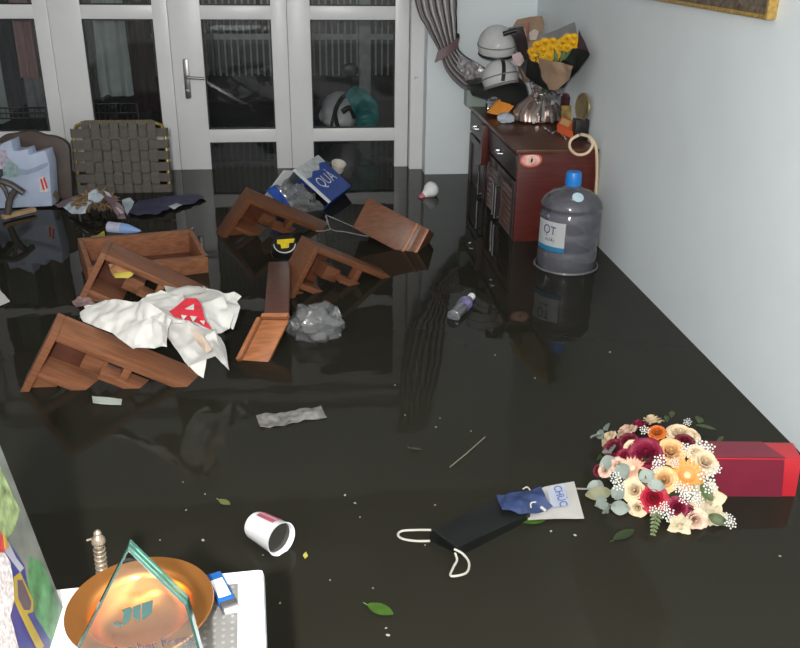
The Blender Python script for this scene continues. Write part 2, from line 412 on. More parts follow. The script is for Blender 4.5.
# ================================================================== PICTURE FRAME, CURTAIN
gm = mat('gold_frame', (.62, .40, .12), .3, .7, var=.3, scale=60); dm = mat('mottled_brown_frame', (.14, .11, .08), .4, .2, var=.6, scale=60)
a, c = PX(658, 0, XR), PX(776, 18.6, XR); zb = 1.204; ya, yb = 2.72, 3.86; zt = 1.95
r = thing('framed_picture', 'wide picture in a gold and mottled brown frame on the wall', 'picture', (XR, 3.3, zb))
def fr(i, o, d, m, nm):
    q = NB()
    bx(q, XR - d, XR - .001, ya + i, ya + o, zb + i, zt - i); bx(q, XR - d, XR - .001, yb - o, yb - i, zb + i, zt - i)
    bx(q, XR - d, XR - .001, ya + o, yb - o, zb + i, zb + o); bx(q, XR - d, XR - .001, ya + o, yb - o, zt - o, zt - i)
    return part(nm, q, m, r, bevel=.003)
fr(0, .014, .034, gm, 'outer_moulding'); fr(.014, .075, .026, dm, 'mottled_moulding'); fr(.075, .09, .03, gm, 'inner_moulding')
part('canvas', bx(NB(), XR - .012, XR - .002, ya + .09, yb - .09, zb + .09, zt - .09), mat('dark_canvas', (.08, .07, .06), .5, var=.5, scale=4), r)

cu = thing('curtain', 'silver curtain with painted dark fold shade tied back beside the doors', 'curtain', (.95, 5.5, .5))
cm1 = mat('silver_satin', (.74, .71, .72), .3, .05, var=.08); cm2 = mat('fold_shade_satin', (.10, .075, .085), .4, .1, var=.2)
path = [((424, -150), 40), ((430, -60), 48), ((436, 0), 42), ((441, 22), 33), ((447, 44), 22), ((450, 54), 20), ((458, 66), 26), ((472, 77), 30), ((488, 84), 24), ((500, 88), 14)]
def curtain_strip(i0, i1, yy, nf=6, ns=108):
    ctr = smoothpath([(p[0], p[1], w) for p, w in path[i0:i1]], 8); rows = []; bmm = NB(); N = len(ctr)
    for j, c in enumerate(ctr):
        d = (ctr[min(j + 1, N - 1)] - ctr[max(j - 1, 0)]); d = V((d.x, d.y)).normalized(); nrm = V((d.y, -d.x))
        row = []
        for i in range(ns + 1):
            s = i / ns - .5; ph = s * 2 * PI * nf
            x = c.x + nrm.x * s * c.z; y = c.y + nrm.y * s * c.z
            row.append(bmm.verts.new(PY(x, y, yy - .035 * math.sin(ph) - .03 * math.cos(s * PI) + .01 * noise.noise(V((s * 9, j * .15, 2))))))
        rows.append(row)
    for A, B in zip(rows, rows[1:]):
        for i in range(ns): bmm.faces.new((A[i], A[i + 1], B[i + 1], B[i]))
    return bmm, ns
def curtain_part(nm, i0, i1, yy):
    bmm, ns = curtain_strip(i0, i1, yy); o = part(nm, bmm, cm1, cu); o.data.materials.append(cm2)
    for k, f in enumerate(o.data.polygons):
        if ((k % ns) * 6 / ns % 1) > .70 or (k % ns) < 5: f.material_index = 1  # dark columns paint the shade into the fold recesses
    return o
curtain_part('drape', 0, 6, 5.50); curtain_part('curtain_tail', 5, 10, 5.49)
q = NB(); sheet(q, [PY(458, 54, 5.42), PY(466, 60, 5.40), PY(474, 60, 5.40), PY(482, 66, 5.38), PY(488, 80, 5.36), PY(478, 84, 5.36), PY(466, 80, 5.38), PY(458, 68, 5.40)], 4, .03, 22, .0015, 5); part('crumpled_tail', q, mat('crumpled_satin', (.40, .38, .39), .25, .35, var=.5, scale=40), cu)
q = NB(); ribbon(q, [PY(436, 57, 5.44), PY(444, 53, 5.43), PY(452, 47, 5.43), PY(458, 43, 5.45)], (.25, 0, 1), .07, .006)
part('tieback', q, mat('mauve_band', (.16, .10, .11), .5), cu)
q = NB(); blob(q, PY(456.5, 36, 5.57), .02, 2); tube(q, [PY(456.5, 36, 5.57), PY(456.5, 36, 5.57) + V((0, .045, 0))], .007, 8)
part('tieback_hook', q, M['black'], cu)

# ================================================================== CABINET
CX0, CX1, CY0, CY1, CZ = 1.066, 1.470, 4.20, 5.52, .475
cb = thing('sideboard', 'dark mahogany sideboard standing in the water against the right wall', 'cabinet', ((CX0 + CX1) / 2, 4.85, ZF))
part('carcass', bx(NB(), CX0 + .02, CX1, CY0, CY1, ZF, CZ - .025), M['maroon'], cb, bevel=.003)
part('top', bx(NB(), CX0 - .012, CX1 + .005, CY0 - .008, CY1 + .01, CZ - .025, CZ), M['wooddark'], cb, bevel=.005)
part('end_panel', bx(NB(), CX0, CX1, CY0 - .004, CY0 + .02, ZF, CZ - .025), M['maroon'], cb, bevel=.002)
YS = 4.94
part('pilaster', bx(NB(), CX0 - .03, CX0 + .03, YS, YS + .05, .22, CZ - .026), M['maroon'], cb, bevel=.004)
def drawer(y0, y1, z0, z1):
    d = part('drawer', bx(NB(), CX0, CX0 + .022, y0, y1, z0, z1), M['cabfront'], cb, bevel=.004)
    c = (y0 + y1) / 2; zc = (z0 + z1) / 2
    q = NB(); tube(q, [(CX0, c - .04, zc), (CX0 - .022, c - .04, zc), (CX0 - .022, c + .04, zc), (CX0, c + .04, zc)], .006, 8); part('handle', q, M['chrome'], d)
def ldoor(y0, y1, z0, z1, hy, louver=True):
    d = part('door', bx(NB(), CX0 + .012, CX0 + .02, y0, y1, z0, z1), M['cabfront'], cb)
    q = NB(); s = .045
    bx(q, CX0, CX0 + .02, y0, y0 + s, z0, z1); bx(q, CX0, CX0 + .02, y1 - s, y1, z0, z1); bx(q, CX0, CX0 + .02, y0 + s, y1 - s, z1 - s, z1); bx(q, CX0, CX0 + .02, y0 + s, y1 - s, z0, z0 + s)
    part('door_frame', q, M['cabfront'], d, bevel=.002)
    if louver:
        z = z1 - s - .03
        while z > -.10:
            pbox(q := NB(), (CX0 + .001, y0 + s, z), (0, y1 - y0 - 2 * s, 0), (.012, 0, .014), (.002, 0, -.005)); part('slat', q, M['wooddark'], d, smooth=False); z -= .032
    q = NB(); tube(q, [(CX0, hy, .20), (CX0 - .022, hy, .20), (CX0 - .022, hy, .02), (CX0, hy, .02)], .008, 8); part('handle', q, M['chrome'], d)
drawer(CY0 + .045, YS - .01, .315, .435); drawer(YS + .06, CY1 - .03, .315, .435)
ymid = (CY0 + .045 + YS - .01) / 2
ldoor(CY0 + .045, ymid - .003, -.40, .30, ymid - .03); ldoor(ymid + .003, YS - .01, -.40, .30, ymid + .03)
ldoor(YS + .06, CY1 - .03, -.40, .30, YS + .10, False)
# sticker
c = PY(531, 160, CY0 - .005)
st = part('sticker', prism(NB(), [c + V((.056 * math.cos(t * PI / 16), 0, .036 * math.sin(t * PI / 16))) for t in range(32)], (0, -.001, 0)), mat('sticker_red', (.62, .13, .09), .4), cb, smooth=False, label='oval red and white sticker')
part('sticker_print', prism(NB(), [c + V((.046 * math.cos(t * PI / 16), -.0012, .027 * math.sin(t * PI / 16))) for t in range(32)], (0, -.0006, 0)), mat('sticker_pink', (.75, .45, .40), .4, var=.35, scale=60), st, smooth=False)
q = NB(); blob(q, c + V((.004, -.002, -.002)), (.006, .0008, .014), 1); part('sticker_figure', q, M['black'], st)

# --- things on the sideboard
def at(x, y, Y): return PY(x, y, Y)
# second helmet underneath
def helmet(name, c, r, label, rot, visor=None):
    h = thing(name, label, 'helmet', c - V((0, 0, r * .5)), group='helmets on the sideboard')
    q = NB(); prof = []
    for i in range(15):
        t = i / 14 * (PI * .64); prof.append((r * math.cos(t) * 1.0, max(.001, r * math.sin(t) * 1.0)))
    lathe(q, prof, c, rot @ V((0, 0, 1)), 36, cap1=False, cap0=False)
    for v in q.verts:
        d = rot.inverted() @ (v.co - c); d.y *= 1.14; v.co = c + rot @ d
    bmesh.ops.solidify(q, geom=q.faces[:], thickness=.01)
    part('shell', q, M['helmet'], h)
    z = r * math.cos(PI * .64); rr = r * math.sin(PI * .64)
    q = NB(); tube(q, [c + rot @ V((rr * math.cos(a * PI / 18), rr * 1.14 * math.sin(a * PI / 18), z)) for a in range(36)], .009, 8, True); part('rim', q, M['black'] if visor else M['greypaper'], h)
    q = NB()
    tube(q, [c + rot @ V((r * 1.004 * math.sin(PI * .48) * math.cos(a * PI / 18), r * 1.145 * math.sin(PI * .48) * math.sin(a * PI / 18), r * math.cos(PI * .48))) for a in range(36)], .004, 6, True); part('trim_band', q, M['greypaper'], h)
    return h
hc = at(497, 45, 5.22); hl = helmet('helmet', hc, .112, 'white open-face helmet with a dark visor on the heap', Matrix.Rotation(-.06, 3, 'Y') @ Matrix.Rotation(.15, 3, 'X'), True)
q = NB(); pts = [(508, 30), (523, 27), (527, 40), (529, 58), (526, 64), (519, 58), (514, 40)]
prism(q, [at(x, y, 5.10) for x, y in pts], (.01, .05, .01)); v_ = part('visor', q, mat('smoky_visor', (.03, .02, .022), .2), hl, bevel=.006)
q = NB(); tube(q, [at(503, 34, 5.095), at(516, 30, 5.085)], .014, 10); part('visor_hinge', q, M['black'], v_)
hc2 = at(500, 78, 5.12); h2 = helmet('helmet', hc2, .105, 'white helmet with a black stripe lying under the other one', Matrix.Rotation(-.3, 3, 'X') @ Matrix.Rotation(-.2, 3, 'Y'))
q = NB(); ribbon(q, [hc2 + V((-.01 + .012 * math.sin(t), -.121 * math.cos(t), .109 * math.sin(t))) for t in [i * .16 for i in range(0, 10)]], (1, 0, 0), .022, .004); part('stripe', q, M['black'], h2)
# black bag
q = NB(); o = G(492, 112, CZ); prism(q, [at(468, 86, 5.2), at(484, 82, 5.2), at(526, 84, 5.05), at(529, 98, 4.98), at(518, 107, 4.98), at(490, 101, 5.15), at(472, 96, 5.2)], (.03, .26, .0))
single('black_bag', q, M['blackpaper'], 'flat black bag lying under the helmets', 'bag', bevel=.01)
# green-grey box at the far end
q = NB(); a = at(466, 102, 5.45); pbox(q, (a.x - .005, 5.40, CZ), (.12, 0, 0), (0, .1, 0), (0, 0, .10)); single('small_box', q, mat('grey_green_card', (.30, .36, .33), .6), 'small grey green box under the curtain tail', 'box', bevel=.003)
# orange parcel
P_ = thing('parcel', 'orange packet in crumpled clear wrap at the sideboard front edge', 'packet', G(500, 116, CZ))
q = NB(); pbox(q, at(487, 113, 5.06), at(505, 117, 5.0) - at(487, 113, 5.06), at(499, 99, 5.08) - at(487, 113, 5.06), (0, .03, .0)); part('box', q, M['orange'], P_, bevel=.006)
q = NB(); sheet(q, [at(487, 110, 5.03), at(488, 98, 5.05), at(496, 96, 5.06), at(499, 99, 5.05), at(492, 106, 5.03)], 3, .012, 25, .001, 2); part('wrap', q, clear('clear_wrap', (.9, .88, .85), .2), P_)
q = NB(); blob(q, at(506, 118, 4.88), (.05, .04, .03), 3, .3, 3, zmin=CZ); single('small_pouch', q, mat('pale_blue_plastic', (.50, .56, .62), .35), 'pale blue pouch beside the orange packet', 'pouch')
# yellow bouquet standing in a foil skirt
def atc(x, y, Y):
    p = PY(x, y, Y); return p if p.x < XR - .012 else PX(x, y, XR - .012)
c0 = G(541, 123, CZ) + V((-.005, .07, 0)); tp = at(544, 92, c0.y)
yb_ = thing('yellow_bouquet', 'yellow chrysanthemums in black and brown paper above a foil skirt with silver bow', 'bouquet', (c0.x, c0.y, CZ))
fb = yb_
q = NB(); hh = tp.z - CZ
prof = [(0, .120), (.012, .142), (hh * .3, .140), (hh * .55, .115), (hh * .8, .065), (hh, .030), (hh * 1.12, .045)]
lathe(q, prof, (c0.x, c0.y, CZ), (0, 0, 1), 96, cap1=False, mod=lambda a, z: 1 + .06 * math.sin(a * 11 + z * 14) * min(1, z * 14 + .2) + .05 * math.sin(a * 3 + 1 + z * 20) + .03 * math.sin(a * 23 + z * 40))
for v in q.verts: v.co.y = c0.y + (v.co.y - c0.y) * .8
part('foil_wrap', q, M['foil'], fb)
bow = part('bow', blob(NB(), tp, .02, 2), M['silver'], fb)
for i in range(15):
    a = i * 2.4; el = .5 * math.sin(i * 1.9); d = V((math.cos(a), .5 * math.sin(a) - .25, el)).normalized(); x, y, _ = frame_of(d)
    L = .08 + .022 * (i % 3)
    lp = [tp + V((0, -.03, 0)) + d * L * (.5 - .5 * math.cos(t)) + y * .032 * math.sin(t) for t in [k * 2 * PI / 12 for k in range(12)]]
    q = NB(); ribbon(q, lp + [lp[0]], x, .022, .0015); part('loop', q, M['silver'], bow)
for i in range(4):
    sx = (-.075, -.03, .02, .065)[i]
    q = NB(); ribbon(q, smoothpath([tp + V((sx * .2, -.03, .005)), tp + V((sx * .6, -.085, -hh * .35)), tp + V((sx, -.125, -hh * .72)), tp + V((sx * 1.1, -.135, -hh * .93))]), (1, 0, 0), .016, .0015); part('ribbon_tail', q, M['silver'], bow)
def yd(x): return 4.84 - max(0, x - 525) / 65 * .47
def S3(nm, pts, m, seed, amp=.006, cuts=3):
    q = NB(); sheet(q, [atc(x, y, yd(x) + o) for x, y, o in pts], cuts, amp, 14, .0015, seed); return part(nm, q, m, yb_)
S3('back_paper', [(536, 60, .10), (538, 36, .13), (556, 30, .14), (575, 22, .12), (577, 46, .09), (566, 62, .08)], M['greypaper'], 1)
S3('black_wrap', [(530, 62, .07), (551, 92, .03), (588, 54, .06), (575, 46, .08), (545, 50, .09)], M['blackpaper'], 4)
S3('black_wrap', [(529, 58, .02), (521, 66, .0), (526, 76, -.02), (541, 87, -.02), (550, 92, -.02), (547, 72, -.05), (539, 56, -.03)], M['blackpaper'], 2)
S3('black_wrap', [(550, 92, -.02), (564, 87, -.02), (578, 71, -.02), (590, 54, .0), (587, 50, .0), (574, 48, .02), (566, 60, -.03), (562, 76, -.05)], M['blackpaper'], 3)
S3('brown_wrap', [(537, 58, -.09), (551, 61, -.11), (574, 66, -.09), (568, 80, -.085), (557, 90, -.07), (549, 90, -.07), (541, 78, -.085)], M['kraft'], 5, .009)
S3('side_flap', [(579, 30, .05), (585, 44, .03), (589, 54, .0), (582, 53, .0), (577, 46, .04)], mat('plum_paper', (.05, .025, .035), .5), 6, .004)
q = NB(); tube(q, [tp, atc(551, 76, yd(551) + .01), atc(556, 58, yd(556) + .02)], .016, 8); part('stems', q, mat('stem_green', (.12, .2, .06), .6), yb_)
fl = NB()
for i in range(46):
    a = i * 2.39996; rr = math.sqrt((i + .5) / 46)
    leafmesh(fl, (0, 0, 0), (math.cos(a) * (.3 + rr), math.sin(a) * (.3 + rr), 1.3 - 1.25 * rr), (0, 0, 1), .5 + .5 * rr, .28, .1, .15, 3)
fl_me = bpy.data.meshes.new('mum'); bmesh.ops.recalc_face_normals(fl, faces=fl.faces[:]); fl.to_mesh(fl_me); fl.free(); fl_me.materials.append(M['yellow'])
def inst(nm, me, parent, c, n, s, spin=0.):
    root = parent
    while root.parent: root = root.parent
    o = bpy.data.objects.new(nm, me); COL.objects.link(o); o.parent = parent
    q = V((0, 0, 1)).rotation_difference(V(n).normalized()).to_matrix() @ Matrix.Rotation(spin, 3, 'Z')
    o.matrix_local = INV[root.name] @ Matrix.Translation(c) @ q.to_4x4() @ Matrix.Scale(s, 4)
    return o
for i, (x, y, s) in enumerate([(532, 52, 5), (538, 46, 6), (535, 58, 5), (543, 51, 6), (545, 43, 6), (549, 57, 6), (552, 49, 6), (541, 60, 5), (556, 55, 6), (553, 42, 5), (563, 43, 6), (568, 39, 6), (573, 44, 6), (567, 48, 5), (574, 38, 5), (560, 47, 5)]):
    inst('chrysanthemum', fl_me, yb_, atc(x, y, yd(x) + .04 - .003 * (y - 40)), (-.1, -.8, .7), s * 4.8 / FPX * 1.1, i)
lm = mat('leaf_green', (.10, .16, .05), .55, var=.3)
for i, (x, y, d) in enumerate([(560, 62, (.3, -.2, 1)), (563, 60, (.6, -.3, .8)), (556, 63, (-.2, -.2, 1)), (566, 60, (.5, -.1, .9))]):
    part('leaf', leafmesh(NB(), atc(x, y, yd(x) - .03), d, (0, -1, .3), .07, .022), lm, yb_)
# kraft bouquet behind
kb = thing('kraft_bouquet', 'small bouquet in brown kraft paper behind the white helmet', 'bouquet', at(530, 48, 5.32))
def S4(nm, pts, m, seed, amp=.012): q = NB(); sheet(q, [at(*p) for p in pts], 3, amp, 16, .0015, seed); return part(nm, q, m, kb)
S4('kraft_paper', [(513, 26, 5.34), (517, 19, 5.36), (530, 16, 5.38), (542, 15, 5.36), (545, 24, 5.34), (542, 34, 5.3), (533, 46, 5.3), (522, 50, 5.3)], M['kraft'], 1)
S4('kraft_paper', [(519, 24, 5.30), (529, 22, 5.28), (527, 40, 5.24), (524, 50, 5.26)], mat('kraft_red', (.30, .14, .10), .7), 2)
S4('tag', [(529, 33, 5.26), (534, 29, 5.26), (539, 31, 5.26), (536, 40, 5.25), (530, 40, 5.25)], mat('pale_tag', (.62, .52, .46), .6), 3, .003)
S4('tag', [(521, 30, 5.25), (525, 28, 5.25), (527, 36, 5.24), (523, 38, 5.24)], mat('pale_pink_tag', (.6, .42, .38), .6), 4, .003)
q = NB(); blob(q, at(530, 60, 5.3), (.07, .06, .13), 3, .2, 3); part('wrapped_base', q, M['kraft'], kb)
q = NB(); sheet(q, [at(512, 54, 5.05), at(520, 52, 5.05), at(525, 60, 5.03), at(520, 66, 5.02), at(514, 64, 5.03)], 3, .012, 30, .002, 8); single('tissue', q, mat('pink_tissue', (.55, .42, .43), .7), 'crumpled pinkish tissue below the helmet visor', 'tissue')
# right end: boxes, brass disc
q = NB(); a = at(563, 118, 4.80); pbox(q, (a.x - .01, 4.76, CZ), (.045, .02, 0), (-.01, .05, 0), (0, 0, .16)); single('tall_box', q, mat('dark_plum_card', (.05, .01, .02), .5), 'narrow dark plum box behind the foil bouquet', 'box', bevel=.003)
q = NB(); c = at(573, 100, 4.78); pbox(q, c + V((-.035, 0, -.03)), (.09, .02, .01), (-.01, .05, 0), (0, .01, .055)); single('red_box', q, mat('crimson_card', (.20, .02, .04), .5, var=.3), 'small crimson box leaning by the brass disc', 'box', bevel=.004)
bk = thing('picture_card', 'small colourful printed card standing behind the orange box', 'card', at(571, 122, 4.72))
q = NB(); pbox(q, at(561, 122, 4.72), at(583, 122, 4.72) - at(561, 122, 4.72), (0, .02, .085), (0, .006, 0)); part('card', q, mat('green_orange_print', (.30, .20, .05), .5, var=.8, scale=22), bk, smooth=False)
q = NB(); pbox(q, at(561, 125, 4.70), at(583, 126, 4.70) - at(561, 125, 4.70), (0, 0, .022), (0, .006, 0)); part('white_strip', q, M['paperw'], bk, smooth=False)
ob = thing('orange_box', 'orange box with a cream label at the sideboard corner', 'box', G(570, 138, CZ))
o = at(557, 132, 4.52); A_ = at(575, 140, 4.40) - o; B_ = at(562, 123, 4.60) - o; q = NB(); pbox(q, o, A_, B_, (0, .015, .035)); part('box', q, mat('red_orange_card', (.60, .10, .03), .45), ob, bevel=.003)
q = NB(); u_ = V((0, .0155, .0365)); pbox(q, o + u_ + A_ * .1 + B_ * .2, A_ * .5, B_ * .62, (0, .0004, .001)); part('label', q, mat('cream_label', (.65, .38, .14), .5), ob, smooth=False)
bd = thing('brass_disc', 'round brass disc on a black stand by the wall', 'ornament', (1.42, 4.42, CZ))
c = at(588, 107, 4.42); c.x = min(c.x, 1.44)
q = NB(); nrm = V((-.975, -.20, .05)); lathe(q, [(-.006, .066), (-.002, .072), (.003, .070), (.004, .062), (.0015, .058), (.0015, .001)], c, nrm, 40); part('disc', q, mat('old_brass', (.34, .27, .14), .35, .7, var=.2, scale=50), bd)
q = NB(); pbox(q, (c.x - .035, 4.385, CZ), (.07, 0, 0), (0, .07, 0), (0, 0, max(.03, c.z - .06 - CZ))); part('stand', q, M['black'], bd, bevel=.004)
q = NB(); Y0 = 4.165
lp = [at(548, 128, 4.55) + V((0, 0, .0)), at(560, 135, 4.42), at(568, 141, 4.27), at(572, 151, 4.175), at(582, 155, Y0), at(591, 150, Y0), at(592, 141, Y0), at(583, 135, Y0 + .0), at(573, 138, Y0 + .0), at(570, 146, Y0), at(577, 154, Y0 - .012), at(588, 153, Y0 - .012)]
lp = [at(579, 135, Y0), at(571, 140, Y0), at(570, 148, Y0), at(577, 154.5, Y0), at(587, 153, Y0), at(592.5, 145, Y0), at(589, 137, Y0 + .01), at(581, 134.5, Y0 + .01), at(590, 137, Y0 + .02), at(596, 148, Y0 + .01), at(597, 170, Y0), at(596, 195, Y0), at(595, 215, Y0), at(594, 240, Y0), at(594, 262, Y0)]
tube(q, smoothpath(lp, 6), .0075, 8); single('cable', q, M['cream'], 'cream cable looping over the sideboard corner and down its side', 'cable')
q = NB(); tube(q, smoothpath([G(545, 128, CZ + .006), G(552, 133, CZ + .006), G(558, 131, CZ + .006), G(566, 139, CZ + .006)]), .005, 6); single('key_chain', q, M['chrome'], 'thin silver chain on the sideboard top near the orange box', 'chain')

# ================================================================== WATER BOTTLE
BC = G(565.5, 265); BC.z = 0
bt = thing('water_jug', 'large clear blue tinted water jug with a blue cap afloat', 'jug', BC + V((0, 0, -.04)))
pm = clear('jug_plastic', (.66, .68, .75), .34, .06, (.25, .255, .30)); R_ = .140
prof = [(-.04, .10), (-.035, .126), (-.01, R_ * .98), (.03, R_), (.085, R_), (.095, R_ * .965), (.105, R_ * .965), (.115, R_), (.175, R_), (.185, R_ * .965), (.195, R_ * .965), (.205, R_), (.262, R_), (.275, R_ * .94), (.287, R_ * .94), (.30, R_), (.318, R_ * .985), (.345, R_ * .84), (.365, R_ * .62), (.378, R_ * .38), (.388, .036), (.41, .031)]
part('shell', lathe(NB(), prof, BC, (0, 0, 1), 56, cap1=False), pm, bt)
q = NB(); tube(q, [BC + V((R_ * 1.06 * math.cos(a * PI / 24), R_ * 1.06 * math.sin(a * PI / 24), .006)) for a in range(48)], .006, 8, True); part('base_rim', q, clear('rim_plastic', (.7, .7, .72), .35, .06, (.35, .35, .36)), bt)
cp = part('cap', lathe(NB(), [(.392, .036), (.40, .038), (.445, .036), (.455, .032), (.458, .012)], BC, (0, 0, 1), 28), M['bluecap'], bt)
def onjug(ax, z, r=R_ + .002): return BC + V((r * math.sin(ax), -r * math.cos(ax), z))
def curved(a0, a1, z0, z1, r, n=14):
    q = NB(); rows = [[q.verts.new(onjug(a0 + (a1 - a0) * i / n, z, r)) for z in (z0, z1)] for i in range(n + 1)]
    for A, B in zip(rows, rows[1:]): q.faces.new((A[0], B[0], B[1], A[1]))
    bmesh.ops.solidify(q, geom=q.faces[:], thickness=.0008); return q
axc = math.atan2(BC.x, BC.y)            # bearing of the camera from the jug
def A0(t): return -axc + t
lb = part('label', curved(A0(-1.25), A0(-.10), .105, .245, R_ + .0025), M['white'], bt)
part('label_band', curved(A0(-1.25), A0(-.10), .105, .128, R_ + .0036), mat('label_cyan', (.05, .35, .62), .4), lb)
q = NB(); t_ = A0(-.70); xd = V((math.cos(t_), math.sin(t_), 0))
text(q, 'ỌT', .055, onjug(t_, .205, R_ + .004) + xd * .012, xd, (0, 0, 1), .004); text(q, 'nước', .026, onjug(t_, .162, R_ + .004) + xd * .018, xd, (0, 0, 1), .004)
part('label_text', q, mat('label_navy', (.02, .03, .12), .4), lb, smooth=False)
t_ = A0(.28); c = BC + V((.097 * math.sin(t_), -.097 * math.cos(t_), .358)); n_ = V((math.sin(t_) * .62, -math.cos(t_) * .62, .8)).normalized()
part('round_sticker', lathe(NB(), [(0, .026), (.0015, .026)], c + n_ * .003, n_, 24), mat('pale_blue_sticker', (.50, .68, .76), .4), bt)

# ================================================================== FLOATING WOODEN STOOLS
def stool(label, P, u, v, W, wm_=M['wood']):
    P, u, v = V(P), V(u).normalized(), V(v).normalized(); v = (v - u * v.dot(u)).normalized(); w = u.cross(v)
    if w.y < 0: w = -w
    mw = Matrix(((u.x, v.x, w.x, P.x), (u.y, v.y, w.y, P.y), (u.z, v.z, w.z, P.z), (0, 0, 0, 1)))
    r = thing('wooden_stool', label, 'stool', mw=mw, group='overturned wooden stools')
    L = .62; t = .026; Vs = .40
    def pl(nm, x0, x1, y0, y1, z0, z1, m=wm_, bev=.003): return part(nm, bx(NB(), x0, x1, y0, y1, z0, z1), m, r, bevel=bev, local=True)
    pl('seat', 0, t, 0, Vs, 0, W)
    pl('side_panel', t, L, 0, t, 0, W)
    pl('side_panel', t, L, .175, .175 + t, 0, W)
    pl('back_panel', t, .165, t, .175, W - .02, W - .008, M['wooddark'])
    pl('block', .135, .215, .066, .130, .045, W - .01)
    pl('stretcher', .20, .40, .082, .112, .0, .06)
    pl('divider', .262, .290, t, .083, .004, .05)
    pl('apron', t, .10, .215, .40, .03, .05)
    return r
stool('front-most overturned brown stool, tilted under the white wrapping paper', (-.831, 2.679, .24), V((-.421, 2.723, 0)) - V((-.831, 2.679, .24)), V((-.978, 2.735, 0)) - V((-.831, 2.679, .24)), .115)
stool('overturned brown stool with a yellow packet in it, before the open drawer', (-.833, 3.503, .232), V((-.433, 3.518, 0)) - V((-.833, 3.503, .232)), V((-.968, 3.505, 0)) - V((-.833, 3.503, .232)), .15)
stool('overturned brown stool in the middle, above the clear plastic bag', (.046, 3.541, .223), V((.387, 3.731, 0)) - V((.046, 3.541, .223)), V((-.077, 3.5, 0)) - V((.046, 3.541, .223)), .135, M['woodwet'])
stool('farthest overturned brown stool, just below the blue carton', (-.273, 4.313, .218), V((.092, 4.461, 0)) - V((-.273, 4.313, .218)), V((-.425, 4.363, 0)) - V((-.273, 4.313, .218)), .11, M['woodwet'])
# open drawer behind the second stool
o = V((-.444, 3.85, .078)); a = V((-.097, .278, .048)); bb = V((-.50, -.16, .018)); c = V((-.007, .012, -.12))
dr = thing('open_drawer', 'open topless brown wooden drawer floating behind the stool', 'drawer', o + (a + bb) * .5 + c)
ua, ub = a.normalized(), bb.normalized(); t = .022
part('side', pbox(NB(), o, ua * t, bb, c), M['wood'], dr, bevel=.002)
part('side', pbox(NB(), o + a - ua * t, ua * t, bb, c), M['wood'], dr, bevel=.002)
part('end', pbox(NB(), o + ua * t, a - ua * 2 * t, ub * t, c), M['wood'], dr, bevel=.002)
part('end', pbox(NB(), o + bb - ub * t + ua * t, a - ua * 2 * t, ub * t, c), M['wood'], dr, bevel=.002)
part('bottom', pbox(NB(), o + c * .9 + ua * t + ub * t, a - ua * 2 * t, bb - ub * 2 * t, c * .08), M['wooddark'], dr)
for p_ in (o + a - ua * .012, o + ua * .004 + ub * .006): q = NB(); blob(q, p_ + V((0, 0, .006)), .009, 1); part('stud', q, M['chrome'], dr)
# box with mouldings
o = V((.616, 4.10, .103)); a = V((-.293, .164, .125)); bb = V((-.075, -.036, -.129)); c = V((.079, .226, -.109)) * .55
fx = thing('wooden_chest', 'plain brown wooden chest with raised bands floating on its side', 'chest', o + (a + bb + c) * .5 + V((0, 0, -.1)))
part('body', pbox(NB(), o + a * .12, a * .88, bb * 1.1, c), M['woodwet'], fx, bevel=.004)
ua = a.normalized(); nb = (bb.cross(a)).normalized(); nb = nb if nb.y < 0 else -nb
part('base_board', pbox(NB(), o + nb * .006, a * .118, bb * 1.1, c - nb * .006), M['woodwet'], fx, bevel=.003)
for k in (.0, .14): part('moulding', pbox(NB(), o + a * (k + .03 * (k > 0)) + nb * .012, ua * .014, bb * 1.1, c - nb * .012), M['wood2'], fx, bevel=.003)
# L-shaped tray
ty = thing('wooden_tray', 'orange brown wooden tray with raised lips tilted out of the water', 'tray', G(255, 350))
o = G(241, 362, -.005); A_ = G(268, 362, .0) - o; T0 = G(262, 320, .11) - o; n_ = A_.cross(T0).normalized(); n_ = n_ if n_.z > 0 else -n_
part('bottom', pbox(NB(), o, A_, T0, n_ * -.016), M['wood2'], ty, bevel=.002)
ta = A_.normalized(); tt = T0.normalized()
part('lip', pbox(NB(), o - ta * .014, ta * .014, T0, n_ * .028), M['wood2'], ty, bevel=.002)
part('lip', pbox(NB(), o + T0 - tt * .0, A_, tt * .016, n_ * .03), M['wood2'], ty, bevel=.002)
o2 = o + T0 + tt * .017; q = NB(); pbox(q, o2, A_ * .95, G(267, 262, .10) - G(262, 316, .11), V((0, .0, -.02))); part('plank', q, M['wooddark'], ty, bevel=.002)

# ================================================================== BLUE CARTON AND NEIGHBOURS
o = V((-.054, 4.90, .218)); a = V((.197, -.084, -.172)); bb = V((.149, .331, .008)); c = V((-.134, .065, -.184))
ct = thing('carton', 'blue and white open carton spilling a clear plastic bag', 'box', o + (a + bb + c) * .5 + V((0, 0, -.2)))
th = .004; na = (a.cross(bb)).normalized(); na = na if na.dot(c) < 0 else -na
part('printed_panel', pbox(NB(), o, a, bb, -na * th), M['blue'], ct)
nb = b_ = a.cross(c).normalized()
part('panel', pbox(NB(), o, c, bb, a.normalized() * th), mat('white_card', (.62, .63, .65), .6), ct)
part('panel', pbox(NB(), o + a - a.normalized() * th, c, bb, a.normalized() * th), M['blue'], ct)
part('panel', pbox(NB(), o + c, a, bb, na * th), M['blue'], ct)
part('end_panel', pbox(NB(), o + bb - bb.normalized() * th, a, c, bb.normalized() * th), M['blue'], ct)
part('white_edge', pbox(NB(), o - bb * .03 + na * .0008, a, bb * .10, na * .002), M['white'], ct)
q = NB(); f0 = o + na * .0012
prism(q, [f0 + bb * s + a * t for s, t in ((.05, .0), (1, .0), (1, .22), (.80, .16), (.62, .30), (.42, .24), (.25, .34), (.05, .30))], na * .0008); part('white_print', q, mat('grey_white_print', (.55, .58, .60), .5, var=.25, scale=30), ct, smooth=False)
